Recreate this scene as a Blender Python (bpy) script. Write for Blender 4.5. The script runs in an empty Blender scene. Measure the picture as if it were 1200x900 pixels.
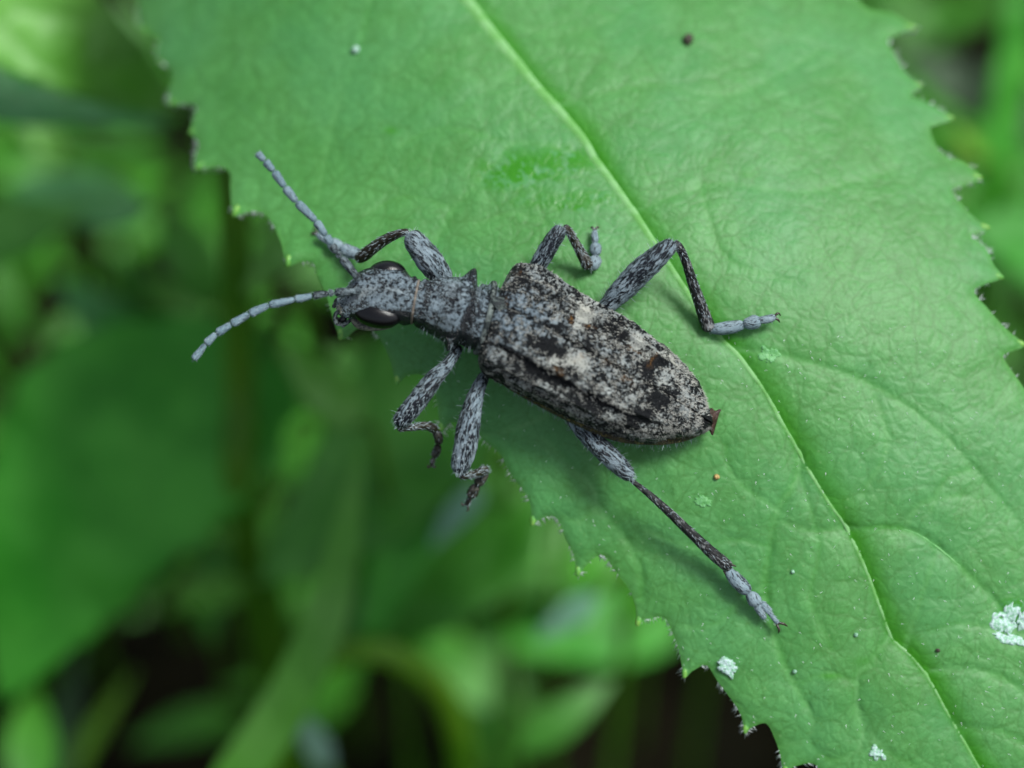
import bpy, math, random
import numpy as np
from mathutils import Vector, Matrix, noise as mnoise
from mathutils.geometry import delaunay_2d_cdt

random.seed(7)
rng = np.random.default_rng(7)

# ------------------------------------------------------------------ scale and frames
K = 3.6e-5                 # metres per unit (a unit is 1/28 mm; the beetle is about 17 mm long)
D = 2600.0                 # camera distance in units (about 94 mm, a macro shot)
TILT = math.radians(35)    # the camera looks down at 55 degrees
HEIGHT = 0.085             # height of the leaf above the soil
CT, ST = math.cos(TILT), math.sin(TILT)
UPQ = np.array([0.0, ST, CT])      # world up in the leaf frame


def Q(px, py, z=0.0):
    """A point of the leaf frame that lies z units above the focal plane."""
    s = (D - z) / D
    return np.array([(px - 600.0) * s, (450.0 - py) * s, z])


def QA(a):
    a = np.asarray(a, float)
    s = (D - a[:, 2]) / D
    return np.stack([(a[:, 0] - 600) * s, (450 - a[:, 1]) * s, a[:, 2]], 1)


def W(q):
    """Leaf frame -> world, arrays (n,3)."""
    q = np.asarray(q, float) * K
    x, y, z = q[..., 0], q[..., 1], q[..., 2]
    return np.stack([x, y * CT - z * ST, y * ST + z * CT + HEIGHT], -1)


# ------------------------------------------------------------------ camera
scene = bpy.context.scene
FOCUS = 34.0
cam_data = bpy.data.cameras.new("camera")
cam_data.sensor_width = 36.0
cam_data.lens = 36.0 * D / 1200.0
cam_data.clip_start = 0.002
cam_data.clip_end = 200.0
cam_data.dof.use_dof = True
cam_data.dof.focus_distance = (D - FOCUS) * K
cam_data.dof.aperture_fstop = 17.5
cam = bpy.data.objects.new("camera", cam_data)
scene.collection.objects.link(cam)
cam.location = Vector(W(np.array([0, 0, D])))
cam.rotation_euler = (TILT, 0, 0)
scene.camera = cam

# ------------------------------------------------------------------ light: soft daylight from the upper right
sun_q = np.array([0.48, 0.58, 0.85]); sun_q /= np.linalg.norm(sun_q)
sd = np.array([sun_q[0], sun_q[1] * CT - sun_q[2] * ST, sun_q[1] * ST + sun_q[2] * CT])
elev = math.asin(sd[2]); azim = math.atan2(sd[0], sd[1])
world = bpy.data.worlds.new("World")
scene.world = world
world.use_nodes = True
wn = world.node_tree
wn.nodes.clear()
sky = wn.nodes.new("ShaderNodeTexSky")
sky.sky_type = 'NISHITA'
sky.sun_disc = False
sky.sun_elevation = elev
sky.sun_rotation = azim
sky.air_density = 1.0
sky.dust_density = 3.0
sky.ozone_density = 1.6
bg = wn.nodes.new("ShaderNodeBackground")
bg.inputs["Strength"].default_value = 0.095
wo = wn.nodes.new("ShaderNodeOutputWorld")
grey = wn.nodes.new("ShaderNodeHueSaturation")      # the even light of a hazy, clouded sky
grey.inputs["Saturation"].default_value = 0.5
wn.links.new(sky.outputs[0], grey.inputs["Color"])
wn.links.new(grey.outputs[0], bg.inputs[0])
wn.links.new(bg.outputs[0], wo.inputs[0])
sl = bpy.data.lights.new("sun", 'SUN')
sl.energy = 2.5
sl.angle = math.radians(18)
sl.color = (0.97, 1.0, 0.97)
so = bpy.data.objects.new("sun", sl)
scene.collection.objects.link(so)
so.rotation_euler = Vector(sd).to_track_quat('Z', 'Y').to_euler()
scene.view_settings.view_transform = 'Standard'
scene.view_settings.look = 'None'
scene.view_settings.exposure = 0.70
scene.view_settings.gamma = 1.0
scene.cycles.max_bounces = 8
scene.cycles.transmission_bounces = 6


# ------------------------------------------------------------------ material helpers
class NT:
    def __init__(s, name):
        s.m = bpy.data.materials.new(name); s.m.use_nodes = True
        s.t = s.m.node_tree; s.t.nodes.clear()
        s.out = s.t.nodes.new("ShaderNodeOutputMaterial")
        s._co = None

    def n(s, typ, **kw):
        nd = s.t.nodes.new("ShaderNode" + typ)
        for k, v in kw.items():
            if k.startswith("i_"):
                key = k[2:]
                key = int(key) if key.isdigit() else key.replace("_", " ")
                s.put(nd.inputs[key], v)
            else:
                setattr(nd, k, v)
        return nd

    def put(s, sock, v):
        if isinstance(v, bpy.types.NodeSocket):
            s.t.links.new(v, sock)
        elif isinstance(v, (tuple, list)) and len(v) == 3 and sock.type == 'RGBA':
            sock.default_value = (*v, 1)
        else:
            sock.default_value = v

    def co(s):
        """object coordinates in leaf units"""
        if s._co is None:
            tc = s.n("TexCoord")
            s._co = s.n("VectorMath", operation='SCALE', i_0=tc.outputs["Object"], i_Scale=1 / K).outputs[0]
        return s._co

    def noise(s, size, detail=3, rough=0.5, co=None, dist=0.0):
        return s.n("TexNoise", i_Vector=co or s.co(), i_Scale=1.0 / size, i_Detail=detail, i_Roughness=rough, i_Distortion=dist)

    def vor(s, size, feature='F1', co=None, rnd=1.0):
        return s.n("TexVoronoi", feature=feature, i_Vector=co or s.co(), i_Scale=1.0 / size, i_Randomness=rnd)

    def ramp(s, fac, lo, hi, a=0.0, b=1.0):
        r = s.n("MapRange", interpolation_type='SMOOTHSTEP', i_0=fac, i_1=lo, i_2=hi, i_3=a, i_4=b)
        return r.outputs[0]

    def math(s, op, a, b=0.0, clamp=False):
        nd = s.n("Math", operation=op); nd.use_clamp = clamp
        s.put(nd.inputs[0], a); s.put(nd.inputs[1], b)
        return nd.outputs[0]

    def mix(s, fac, a, b):
        nd = s.t.nodes.new("ShaderNodeMix"); nd.data_type = 'RGBA'
        s.put(nd.inputs[0], fac); s.put(nd.inputs[6], a); s.put(nd.inputs[7], b)
        return nd.outputs[2]

    def attr(s, name):
        return s.n("Attribute", attribute_name=name).outputs["Fac"]

    def bump(s, h, dist, strength=1.0, normal=None):
        nd = s.n("Bump", i_Height=h, i_Distance=dist * K, i_Strength=strength)
        if normal is not None: s.put(nd.inputs["Normal"], normal)
        return nd.outputs[0]

    def bsdf(s, col, rough=0.5, spec=0.5, normal=None, **kw):
        p = s.n("BsdfPrincipled")
        s.put(p.inputs["Base Color"], col); s.put(p.inputs["Roughness"], rough)
        s.put(p.inputs["Specular IOR Level"], spec)
        if normal is not None: s.put(p.inputs["Normal"], normal)
        for k, v in kw.items(): s.put(p.inputs[k.replace("_", " ")], v)
        return p.outputs[0]

    def end(s, sh):
        s.t.links.new(sh, s.out.inputs["Surface"]); return s.m


def leaf_surface(name, c1, c2, rough=0.5, trans=0.25, tcol=None, main=False, size=60.0, spec=0.5):
    t = NT(name)
    warp = t.noise(70, 3).outputs["Color"]
    wco = t.n("VectorMath", operation='MULTIPLY_ADD', i_0=warp, i_1=(34, 34, 34), i_2=t.co()).outputs[0]
    if main:
        v1 = t.vor(46, 'DISTANCE_TO_EDGE', wco).outputs[0]
        v2 = t.vor(15, 'DISTANCE_TO_EDGE', wco).outputs[0]
        v3 = t.vor(6, 'F1', t.co()).outputs[0]
        n1 = t.noise(90, 4, 0.6).outputs[0]
        n2 = t.noise(7, 3, 0.6).outputs[0]
        n3 = t.noise(22, 3, 0.6).outputs[0]
        line1 = t.ramp(v1, 0.0, 0.05, 1.0, 0.0)
        line2 = t.ramp(v2, 0.0, 0.09, 1.0, 0.0)
        wet = t.attr("wet"); groove = t.attr("groove"); edge = t.attr("edge")
        col = t.mix(t.ramp(n1, 0.35, 0.65), c1, c2)
        col = t.mix(t.ramp(n3, 0.35, 0.7, 0, 0.35), col, tuple(x * 1.35 for x in c2))
        dark = tuple(x * f for x, f in zip(c1, (0.75, 0.72, 0.55)))
        col = t.mix(t.math('MULTIPLY', line1, 0.55), col, dark)
        col = t.mix(t.math('MULTIPLY', line2, 0.38), col, dark)
        v4 = t.vor(5.5, 'DISTANCE_TO_EDGE', wco).outputs[0]
        col = t.mix(t.ramp(v4, 0.0, 0.14, 0.34, 0.0), col, dark)
        col = t.mix(t.ramp(t.noise(150, 3).outputs[0], 0.42, 0.66, 0, 0.35), col, (0.075, 0.30, 0.105))
        col = t.mix(t.ramp(n2, 0.54, 0.70, 0, 0.5), col, dark)
        dash = t.n('VectorMath', operation='MULTIPLY', i_0=t.co(), i_1=(0.35, 1.0, 1.0)).outputs[0]
        col = t.mix(t.ramp(t.noise(4.5, 3, 0.6, dash).outputs[0], 0.60, 0.70, 0, 0.55), col, dark)
        col = t.mix(t.math('MULTIPLY', groove, 0.9), col, (0.040, 0.235, 0.006))  # lost sheen of the midrib slope put into the colour, also along vein furrows
        col = t.mix(t.math('MULTIPLY', t.attr('vline'), 0.6), col, (0.17, 0.42, 0.15))
        # water-soaked patch: broken up by noise, loses the pale bloom
        wm = t.math('MULTIPLY', wet, t.ramp(n3, 0.36, 0.46))
        col = t.mix(t.math('MULTIPLY', wm, 0.9), col, (0.035, 0.23, 0.004))
        pale_glint = t.math('MULTIPLY', wet, t.ramp(t.noise(13, 4, 0.6).outputs[0], 0.53, 0.60))  # pale sky reflections on the wet patch, painted in as speckles
        col = t.mix(t.math('MULTIPLY', pale_glint, 0.5), col, (0.13, 0.36, 0.17))
        col = t.mix(t.math('MULTIPLY', edge, 0.35), col, (0.11, 0.34, 0.04))
        # tiny pale hair bases
        dots = t.ramp(t.vor(13, 'F1').outputs[0], 0.05, 0.16, 1, 0)
        gate = t.ramp(t.noise(30, 2).outputs[0], 0.5, 0.62)
        col = t.mix(t.math('MULTIPLY', t.math('MULTIPLY', dots, gate), 0.22), col, (0.32, 0.55, 0.22))
        h = t.math('ADD', t.ramp(v1, 0.0, 0.35, 0, 2.2), t.ramp(v2, 0.0, 0.3, 0, 0.9))
        h = t.math('ADD', h, t.math('MULTIPLY', n2, 0.9))
        h = t.math('ADD', h, t.math('MULTIPLY', v3, 0.5))
        h = t.math('ADD', h, t.math('MULTIPLY', n3, 2.2))
        nor = t.bump(h, 1.0, 0.36)
        rg = t.math('SUBTRACT', rough, t.math('MULTIPLY', wm, 0.36))
        flat = t.math('SUBTRACT', 1.0, t.math('MAXIMUM', groove, wm))
        p = t.bsdf(col, rg, t.math('MULTIPLY', t.math('SUBTRACT', 1.0, t.math('MULTIPLY', groove, 0.8)), spec), nor, Sheen_Weight=t.math('MULTIPLY', flat, 0.10), Sheen_Roughness=0.45, Sheen_Tint=(0.72, 0.92, 0.92))
    else:
        n1 = t.noise(size, 3, 0.55).outputs[0]
        v1 = t.vor(size * 0.8, 'DISTANCE_TO_EDGE', wco).outputs[0]
        col = t.mix(t.ramp(n1, 0.35, 0.68), c1, c2)
        col = t.mix(t.ramp(v1, 0.0, 0.08, 0.3, 0.0), col, tuple(x * 0.6 for x in c1))
        nor = t.bump(t.math('ADD', t.ramp(v1, 0, 0.3, 0, 8), t.math('MULTIPLY', n1, 10)), 1.0, 0.7)
        p = t.bsdf(col, rough, spec, nor)
    tr = t.n("BsdfTranslucent")
    t.put(tr.inputs[0], tcol or tuple(min(1, x * 1.3) for x in c2))
    mx = t.n("MixShader", i_0=trans, i_1=p, i_2=tr.outputs[0])
    return t.end(mx.outputs[0])


def simple(name, col, rough=0.5, spec=0.5, col2=None, size=8.0, bump=0.0, **kw):
    t = NT(name)
    c = col; nor = None
    if col2 is not None or bump:
        n = t.noise(size, 4, 0.6).outputs[0]
        if col2 is not None: c = t.mix(t.ramp(n, 0.38, 0.62), col, col2)
        if bump: nor = t.bump(n, bump)
    return t.end(t.bsdf(c, rough, spec, nor, **kw))


def pelt(name, pale, pale2, black, size=5.0, thr=0.47, masks=False, spec=0.22, bump=1.6, stretch=None, gloss=0.0):
    """black cuticle under patches of short pale hair"""
    t = NT(name)
    co = t.co()
    if stretch is not None:          # streaks that run along the piece ("along" and "round" are stored per vertex)
        u = t.math('MULTIPLY', t.attr("along"), 0.42)
        v = t.attr("round_")
        cx = t.n("CombineXYZ", i_0=u, i_1=v, i_2=t.attr("seed"))
        co = cx.outputs[0]
    warp = t.noise(size * 1.2, 2, 0.5, co).outputs["Color"]
    co2 = t.n("VectorMath", operation='MULTIPLY_ADD', i_0=warp, i_1=(size * 1.1,) * 3, i_2=co).outputs[0]
    a = t.noise(size, 5, 0.62, co2).outputs[0]
    b = t.noise(size * 4.5, 3, 0.5, co).outputs[0]
    fine = t.noise(1.6, 2, 0.6, co).outputs[0]
    m = t.math('ADD', a, t.math('MULTIPLY', t.math('SUBTRACT', b, 0.5), 0.55))
    m = t.math('ADD', m, t.math('MULTIPLY', t.math('SUBTRACT', fine, 0.5), 0.22))
    if masks:
        m = t.math('SUBTRACT', m, t.math('MULTIPLY', t.attr("dark"), 0.28))
        m = t.math('ADD', m, t.math('MULTIPLY', t.attr("pale"), 0.22))
    m = t.math('ADD', m, t.math('MULTIPLY', t.ramp(t.vor(4.6, 'F1', co).outputs[0], 0.07, 0.17, 1, 0), 0.22))
    cover = t.ramp(m, thr - 0.05, thr + 0.055)
    tone = t.noise(size * 3.1, 3, 0.6, co).outputs[0]
    pc = t.mix(t.ramp(tone, 0.36, 0.64), pale, pale2)
    pc = t.mix(t.ramp(fine, 0.35, 0.7, 0.0, 0.45), pc, tuple(x * 0.45 for x in pale))
    if masks:
        pc = t.mix(t.math('MULTIPLY', t.attr("pale"), 0.75), pc, (0.56, 0.55, 0.46))
        pc = t.mix(t.attr("blue"), pc, (0.155, 0.208, 0.250))
    # dark pits in the pale coat
    pit = t.ramp(t.vor(3.1, 'F1', co).outputs[0], 0.16, 0.34, 1, 0)
    pc = t.mix(t.math('MULTIPLY', pit, 0.85), pc, black)
    col = t.mix(cover, black, pc)
    if masks:
        col = t.mix(t.math('MULTIPLY', t.attr("rust"), t.ramp(t.noise(2.6, 3, 0.6, co).outputs[0], 0.40, 0.58)), col, (0.20, 0.095, 0.02))
        col = t.mix(t.attr("ochre"), col, t.mix(t.ramp(a, 0.4, 0.6), (0.10, 0.085, 0.03), (0.02, 0.018, 0.01)))
    h = t.math('ADD', t.math('MULTIPLY', cover, 0.9), t.math('MULTIPLY', fine, 0.9))
    h = t.math('ADD', h, t.math('MULTIPLY', a, 1.6))
    nor = t.bump(h, bump, 0.9)
    rg = t.math('SUBTRACT', 0.72 - gloss, t.math('MULTIPLY', t.math('SUBTRACT', 1.0, cover), 0.38))
    return t.end(t.bsdf(col, rg, spec + gloss * 1.3, nor))


M = {}
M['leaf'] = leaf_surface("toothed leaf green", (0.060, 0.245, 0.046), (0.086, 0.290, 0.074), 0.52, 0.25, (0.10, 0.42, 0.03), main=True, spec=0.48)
M['midrib'] = simple("pale midrib", (0.115, 0.32, 0.075), 0.6, 0.25, (0.175, 0.385, 0.14), 16, 1.0)
M['vein'] = simple("thin side vein", (0.085, 0.30, 0.075), 0.55, 0.4, (0.13, 0.35, 0.11), 10, 0.6)
M['tooth'] = simple("yellow tooth gland", (0.075, 0.28, 0.04), 0.45, 0.5, (0.17, 0.38, 0.06), 5, 0.5, Subsurface_Weight=0.2, Subsurface_Scale=K * 4)
th = NT("clear white leaf hair")
ta = th.n("BsdfTranslucent"); ta.inputs[0].default_value = (0.9, 0.95, 0.95, 1)
M['white_hair'] = th.end(th.n("MixShader", i_0=0.5, i_1=th.bsdf((0.90, 0.94, 0.96), 0.35, 0.6), i_2=ta.outputs[0]).outputs[0])
M['grey_hair'] = simple("pale beetle hair", (0.27, 0.34, 0.37), 0.5, 0.4)
M['tan_hair'] = simple("tan beetle hair", (0.36, 0.36, 0.32), 0.5, 0.4)
M['petiole'] = simple("leaf stalk green", (0.05, 0.13, 0.02), 0.5, 0.4, (0.08, 0.18, 0.03), 40)
M['elytron'] = pelt("mottled wing case", (0.230, 0.255, 0.250), (0.370, 0.395, 0.375), (0.006, 0.007, 0.008), 4.0, 0.515, masks=True, bump=2.6, gloss=0.05, spec=0.12)
M['body'] = pelt("grey haired cuticle", (0.135, 0.182, 0.205), (0.235, 0.295, 0.32), (0.005, 0.007, 0.010), 4.0, 0.485, masks=True, bump=2.8, gloss=0.2)
M['femur'] = pelt("thigh with streaked grey hair", (0.172, 0.228, 0.262), (0.245, 0.305, 0.34), (0.007, 0.009, 0.013), 4.4, 0.500, stretch=True, bump=1.2)
M['tibia'] = pelt("dark shin", (0.15, 0.16, 0.16), (0.24, 0.25, 0.25), (0.010, 0.010, 0.011), 4.0, 0.56, stretch=True, bump=1.0)
M['brown_tibia'] = pelt("brown shin", (0.11, 0.11, 0.10), (0.14, 0.14, 0.12), (0.022, 0.017, 0.012), 4.0, 0.56, stretch=True, bump=1.0)
M['tarsus'] = pelt("pale foot", (0.175, 0.245, 0.28), (0.25, 0.325, 0.36), (0.03, 0.035, 0.045), 5.0, 0.40, stretch=True, bump=0.8)
M['shaded_tarsus'] = pelt("foot with painted shade", (0.075, 0.075, 0.06), (0.10, 0.09, 0.08), (0.014, 0.014, 0.012), 5.0, 0.50, stretch=True, bump=0.8)  # shade on the feet at the leaf edge is mixed into this colour
M['antenna'] = pelt("grey felted feeler", (0.130, 0.200, 0.235), (0.185, 0.262, 0.30), (0.03, 0.038, 0.05), 6.0, 0.34, stretch=True, bump=0.9)
M['antenna_base'] = pelt("dark feeler base", (0.09, 0.12, 0.13), (0.14, 0.175, 0.19), (0.012, 0.016, 0.02), 4.0, 0.48, stretch=True, bump=0.9)
M['black'] = simple("black horn", (0.008, 0.008, 0.010), 0.3, 0.5)
M['claw'] = simple("dark brown claw", (0.035, 0.025, 0.018), 0.35, 0.5)
te = NT("compound eye")
ev = te.vor(0.9, 'F1').outputs[0]
M['eye'] = te.end(te.bsdf((0.002, 0.002, 0.0025), 0.20, 0.40, te.bump(ev, 0.15), Coat_Weight=0.08, Coat_Roughness=0.1))
M['ring'] = simple("tan neck skin", (0.17, 0.145, 0.115), 0.55, 0.3, (0.10, 0.085, 0.07), 6)
M['rim'] = pelt("grey green rim", (0.125, 0.155, 0.145), (0.18, 0.21, 0.195), (0.015, 0.02, 0.022), 4.0, 0.47, bump=1.2)
M['pygidium'] = simple("red brown tail plate", (0.028, 0.012, 0.008), 0.45, 0.4, (0.07, 0.04, 0.032), 7, 1.0)
M['palp'] = pelt("dark mouth palp", (0.12, 0.15, 0.15), (0.17, 0.20, 0.20), (0.015, 0.018, 0.02), 3.0, 0.48, bump=0.8)
M['lip'] = simple("pale bristly lip", (0.17, 0.17, 0.13), 0.6, 0.3, (0.05, 0.055, 0.05), 3.5, 1.0)
M['crust'] = simple("dried white crust", (0.17, 0.38, 0.22), 0.5, 0.5, (0.42, 0.54, 0.54), 3.5, 1.5)
M['film'] = simple("dried whitish film", (0.085, 0.29, 0.075), 0.5, 0.5, (0.115, 0.33, 0.12), 4, 1.0)
M['crumb'] = simple("orange crumb", (0.40, 0.28, 0.10), 0.6, 0.3)
M['dark_crumb'] = simple("brown crumb", (0.055, 0.05, 0.035), 0.6, 0.3)
tg = NT("dark forest soil")
gn = tg.noise(300, 6, 0.65).outputs[0]; gn2 = tg.noise(1400, 3).outputs[0]
gc = tg.mix(tg.ramp(gn, 0.35, 0.7), (0.004, 0.004, 0.0015), (0.012, 0.010, 0.004))
gc = tg.mix(tg.ramp(gn2, 0.5, 0.7, 0, 0.6), gc, (0.016, 0.011, 0.005))
M['soil'] = tg.end(tg.bsdf(gc, 0.95, 0.1, tg.bump(gn, 120)))

BG = {
    'mid': leaf_surface("background leaf mid green", (0.035, 0.22, 0.006), (0.10, 0.37, 0.045), 0.5, 0.25, (0.05, 0.30, 0.01), size=160),
    'deep': leaf_surface("background leaf deep green", (0.022, 0.26, 0.002), (0.075, 0.42, 0.03), 0.55, 0.35, (0.06, 0.45, 0.005), size=160),
    'light': leaf_surface("background leaf light green", (0.10, 0.37, 0.025), (0.15, 0.43, 0.06), 0.45, 0.3, (0.08, 0.36, 0.02), size=120),
    'blue': leaf_surface("background leaf bluish green", (0.05, 0.28, 0.05), (0.09, 0.36, 0.11), 0.4, 0.2, (0.05, 0.28, 0.03), size=140),
    'yellow': leaf_surface("background blade yellow green", (0.10, 0.30, 0.004), (0.17, 0.36, 0.012), 0.5, 0.25, (0.12, 0.32, 0.01), size=120),
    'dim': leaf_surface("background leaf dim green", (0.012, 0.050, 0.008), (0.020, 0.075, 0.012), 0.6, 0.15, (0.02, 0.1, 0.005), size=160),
    'pale': leaf_surface("background leaf painted highlight", (0.12, 0.30, 0.17), (0.19, 0.38, 0.29), 0.25, 0.1, (0.2, 0.4, 0.2), size=120, spec=0.8),  # highlights on far leaves, put in as a pale bluish base colour
}
M['stem'] = simple("background stem green", (0.035, 0.13, 0.002), 0.6, 0.3, (0.06, 0.17, 0.005), 80)
M['brown_stem'] = simple("background stem brown", (0.035, 0.030, 0.012), 0.7, 0.2, (0.02, 0.018, 0.01), 80)


# ------------------------------------------------------------------ object helpers
def link(o):
    scene.collection.objects.link(o); return o


def tag(o, label=None, cat=None, group=None, kind=None):
    if label: o["label"] = label
    if cat: o["category"] = cat
    if group: o["group"] = group
    if kind: o["kind"] = kind
    return o


def worldloc(o):
    v = Vector((0, 0, 0))
    while o is not None:
        v = v + o.location; o = o.parent
    return v


def empty(name, q=None, parent=None, wloc=None):
    o = bpy.data.objects.new(name, None)
    o.empty_display_size = 0.001
    link(o)
    loc = Vector(W(np.asarray(q))) if wloc is None else Vector(wloc)
    if parent is not None:
        o.parent = parent; loc = loc - worldloc(parent)
    o.location = loc
    return o


def build(name, q, faces, mat, parent=None, smooth=True, attrs=None, isworld=False):
    """one mesh object; q are leaf-frame points"""
    w = np.asarray(q, float) if isworld else W(q)
    base = np.array(worldloc(parent)) if parent is not None else w.mean(0)
    if parent is None:
        base[2] = w[:, 2].min()
    v = w - base
    me = bpy.data.meshes.new(name)
    f = np.asarray(faces) if not isinstance(faces, list) else None
    if f is not None:
        nf, k = f.shape
        me.vertices.add(len(v)); me.vertices.foreach_set("co", v.astype(np.float32).ravel())
        me.loops.add(nf * k); me.loops.foreach_set("vertex_index", f.astype(np.int32).ravel())
        me.polygons.add(nf)
        me.polygons.foreach_set("loop_start", np.arange(0, nf * k, k, dtype=np.int32))
        me.polygons.foreach_set("loop_total", np.full(nf, k, np.int32))
        me.update(calc_edges=True)
    else:
        me.from_pydata(v.tolist(), [], faces)
    me.validate()
    if smooth:
        me.polygons.foreach_set("use_smooth", np.ones(len(me.polygons), bool))
    for k_, a in (attrs or {}).items():
        at = me.attributes.new(k_, 'FLOAT', 'POINT')
        at.data.foreach_set("value", np.asarray(a, np.float32))
    me.materials.append(mat)
    o = bpy.data.objects.new(name, me); link(o)
    if parent is not None:
        o.parent = parent
    else:
        o.location = Vector(base)
    return o


def catmull(pts, n):
    """smooth resampling of rows of numbers"""
    p = np.asarray(pts, float)
    m = len(p)
    if m == 2:
        t = np.linspace(0, 1, n)[:, None]
        return p[0] * (1 - t) + p[1] * t
    pe = np.vstack([2 * p[0] - p[1], p, 2 * p[-1] - p[-2]])
    ts = np.linspace(0, m - 1 - 1e-9, n)
    i = ts.astype(int); t = (ts - i)[:, None]
    p0, p1, p2, p3 = pe[i], pe[i + 1], pe[i + 2], pe[i + 3]
    return 0.5 * ((2 * p1) + (-p0 + p2) * t + (2 * p0 - 5 * p1 + 4 * p2 - p3) * t * t + (-p0 + 3 * p1 - 3 * p2 + p3) * t ** 3)


def resample(path, step):
    """even spacing along a dense polyline with extra columns"""
    d = np.r_[0, np.cumsum(np.linalg.norm(np.diff(path[:, :3], axis=0), axis=1))]
    n = max(3, int(d[-1] / step) + 1)
    s = np.linspace(0, d[-1], n)
    return np.stack([np.interp(s, d, path[:, k]) for k in range(path.shape[1])], 1), s


def grid_faces(n, m, wrap=True):
    i = np.arange(n - 1)[:, None]; j = np.arange(m if wrap else m - 1)[None, :]
    a = i * m + j; b = i * m + (j + 1) % m
    return np.stack([a, b, b + m, a + m], -1).reshape(-1, 4)


def tube(rows, step=2.0, seg=20, flat=1.0, caps=True, wob=0.0, seed=0.0):
    """rows: (px,py,z,r) in photo/leaf frame; returns q points, quad faces, attrs, info for hairs"""
    rows = np.asarray(rows, float)
    q = QA(rows[:, :3]); dat = np.c_[q, rows[:, 3]]
    path = catmull(dat, max(30, 12 * len(rows)))
    path[:, 3] = np.maximum(path[:, 3], 0.05)
    path, s = resample(path, step)
    T = np.gradient(path[:, :3], axis=0); T /= np.linalg.norm(T, axis=1)[:, None]
    ref = np.array([0, 0, 1.0])
    B = np.cross(T, ref); bl = np.linalg.norm(B, axis=1)
    B[bl < 0.15] = np.array([1, 0, 0]); B /= np.linalg.norm(B, axis=1)[:, None]
    for k in range(1, len(B)):
        if B[k] @ B[k - 1] < 0: B[k] *= -1
    N = np.cross(B, T)
    r = path[:, 3].copy()
    if caps:       # round both ends off
        L = s[-1]
        e0 = np.clip(s / np.maximum(r[0], .4), 0, 1); e1 = np.clip((L - s) / np.maximum(r[-1], .4), 0, 1)
        r = r * np.sqrt(np.maximum(1 - (1 - e0) ** 2, 0.0005)) * np.sqrt(np.maximum(1 - (1 - e1) ** 2, 0.0005))
    an = np.linspace(0, 2 * math.pi, seg, endpoint=False)
    ca, sa = np.cos(an), np.sin(an)
    rr = r[:, None] * np.ones(seg)[None]
    if wob:
        rr = rr * (1 + wob * np.sin(s[:, None] * 0.31 + 3 * an[None] + seed) * np.cos(s[:, None] * 0.17 - 2 * an[None] + seed * 2))
    nor = B[:, None, :] * ca[None, :, None] + N[:, None, :] * sa[None, :, None] * flat
    v = path[:, None, :3] + nor * rr[..., None]
    n = len(path)
    verts = v.reshape(-1, 3)
    faces = grid_faces(n, seg)
    along = np.repeat(s, seg); rnd = np.tile(an, n) * np.repeat(np.maximum(path[:, 3], 2), seg)
    # mirror the far half so that the streak pattern closes without a seam
    rnd = np.tile(np.abs(np.where(an > math.pi, 2 * math.pi - an, an)), n) * np.repeat(np.maximum(path[:, 3], 2), seg) * 1.3
    attrs = {"along": along, "round_": rnd, "seed": np.full(len(verts), seed * 37.0)}
    info = {"p": v, "n": nor / np.linalg.norm(nor, axis=2)[..., None], "t": np.repeat(T[:, None, :], seg, 1)}
    return verts, faces, attrs, info


def hairs_from(info, count, length, lift, width=0.35, along=1.0, sel=None, jitter=0.25):
    """short pointed hairs; each hair is one thin triangle pair"""
    P_, N_, T_ = info["p"].reshape(-1, 3), info["n"].reshape(-1, 3), info["t"].reshape(-1, 3)
    idx = np.arange(len(P_))
    if sel is not None: idx = idx[sel.reshape(-1)]
    if len(idx) == 0: return np.zeros((0, 3)), np.zeros((0, 3), int)
    k = rng.choice(idx, count)
    n, t = N_[k], T_[k]
    b = np.cross(n, t)
    p = P_[k] + t * rng.normal(0, 1.0, (count, 1)) + b * rng.normal(0, 1.0, (count, 1)) - n * 0.3
    L = length * rng.uniform(0.6, 1.3, (count, 1))
    d = t * along + n * lift + b * rng.normal(0, jitter, (count, 1)) + t * rng.normal(0, jitter, (count, 1))
    d /= np.linalg.norm(d, axis=1)[:, None]
    side = np.cross(d, n + 1e-6); side /= np.linalg.norm(side, axis=1)[:, None] + 1e-9
    a = p - side * width; c = p + side * width; e = p + d * L
    mid = p + d * L * 0.5 + n * L * 0.05
    v = np.stack([a, c, mid + side * width * 0.7, mid - side * width * 0.7, e], 1).reshape(-1, 3)
    o = np.arange(count)[:, None] * 5
    f = np.concatenate([o + np.array([[0, 1, 2]]), o + np.array([[0, 2, 3]]), o + np.array([[3, 2, 4]])])
    return v, f


def build_hairs(parts, mat, parent, name="hair"):
    vs, fs, off = [], [], 0
    for v, f in parts:
        if len(v) == 0: continue
        vs.append(v); fs.append(f + off); off += len(v)
    o = build(name, np.concatenate(vs), np.concatenate(fs), mat, parent, smooth=False)
    o["kind"] = "stuff"
    return o


def fnoise(x, y, size, seed=0.0):
    """cheap smooth 2-D noise with numpy"""
    x = np.asarray(x) / size + seed * 13.7; y = np.asarray(y) / size + seed * 7.3
    xi, yi = np.floor(x).astype(int), np.floor(y).astype(int)
    xf, yf = x - xi, y - yi
    xf = xf * xf * (3 - 2 * xf); yf = yf * yf * (3 - 2 * yf)

    def h(a, b):
        n = (a * 374761393 + b * 668265263 + int(seed * 1000) * 69069) & 0x7fffffff
        n = ((n ^ (n >> 13)) * 1274126177) & 0x7fffffff
        return ((n ^ (n >> 16)) & 0xffff) / 65535.0
    return (h(xi, yi) * (1 - xf) + h(xi + 1, yi) * xf) * (1 - yf) + (h(xi, yi + 1) * (1 - xf) + h(xi + 1, yi + 1) * xf) * yf - 0.5


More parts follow.
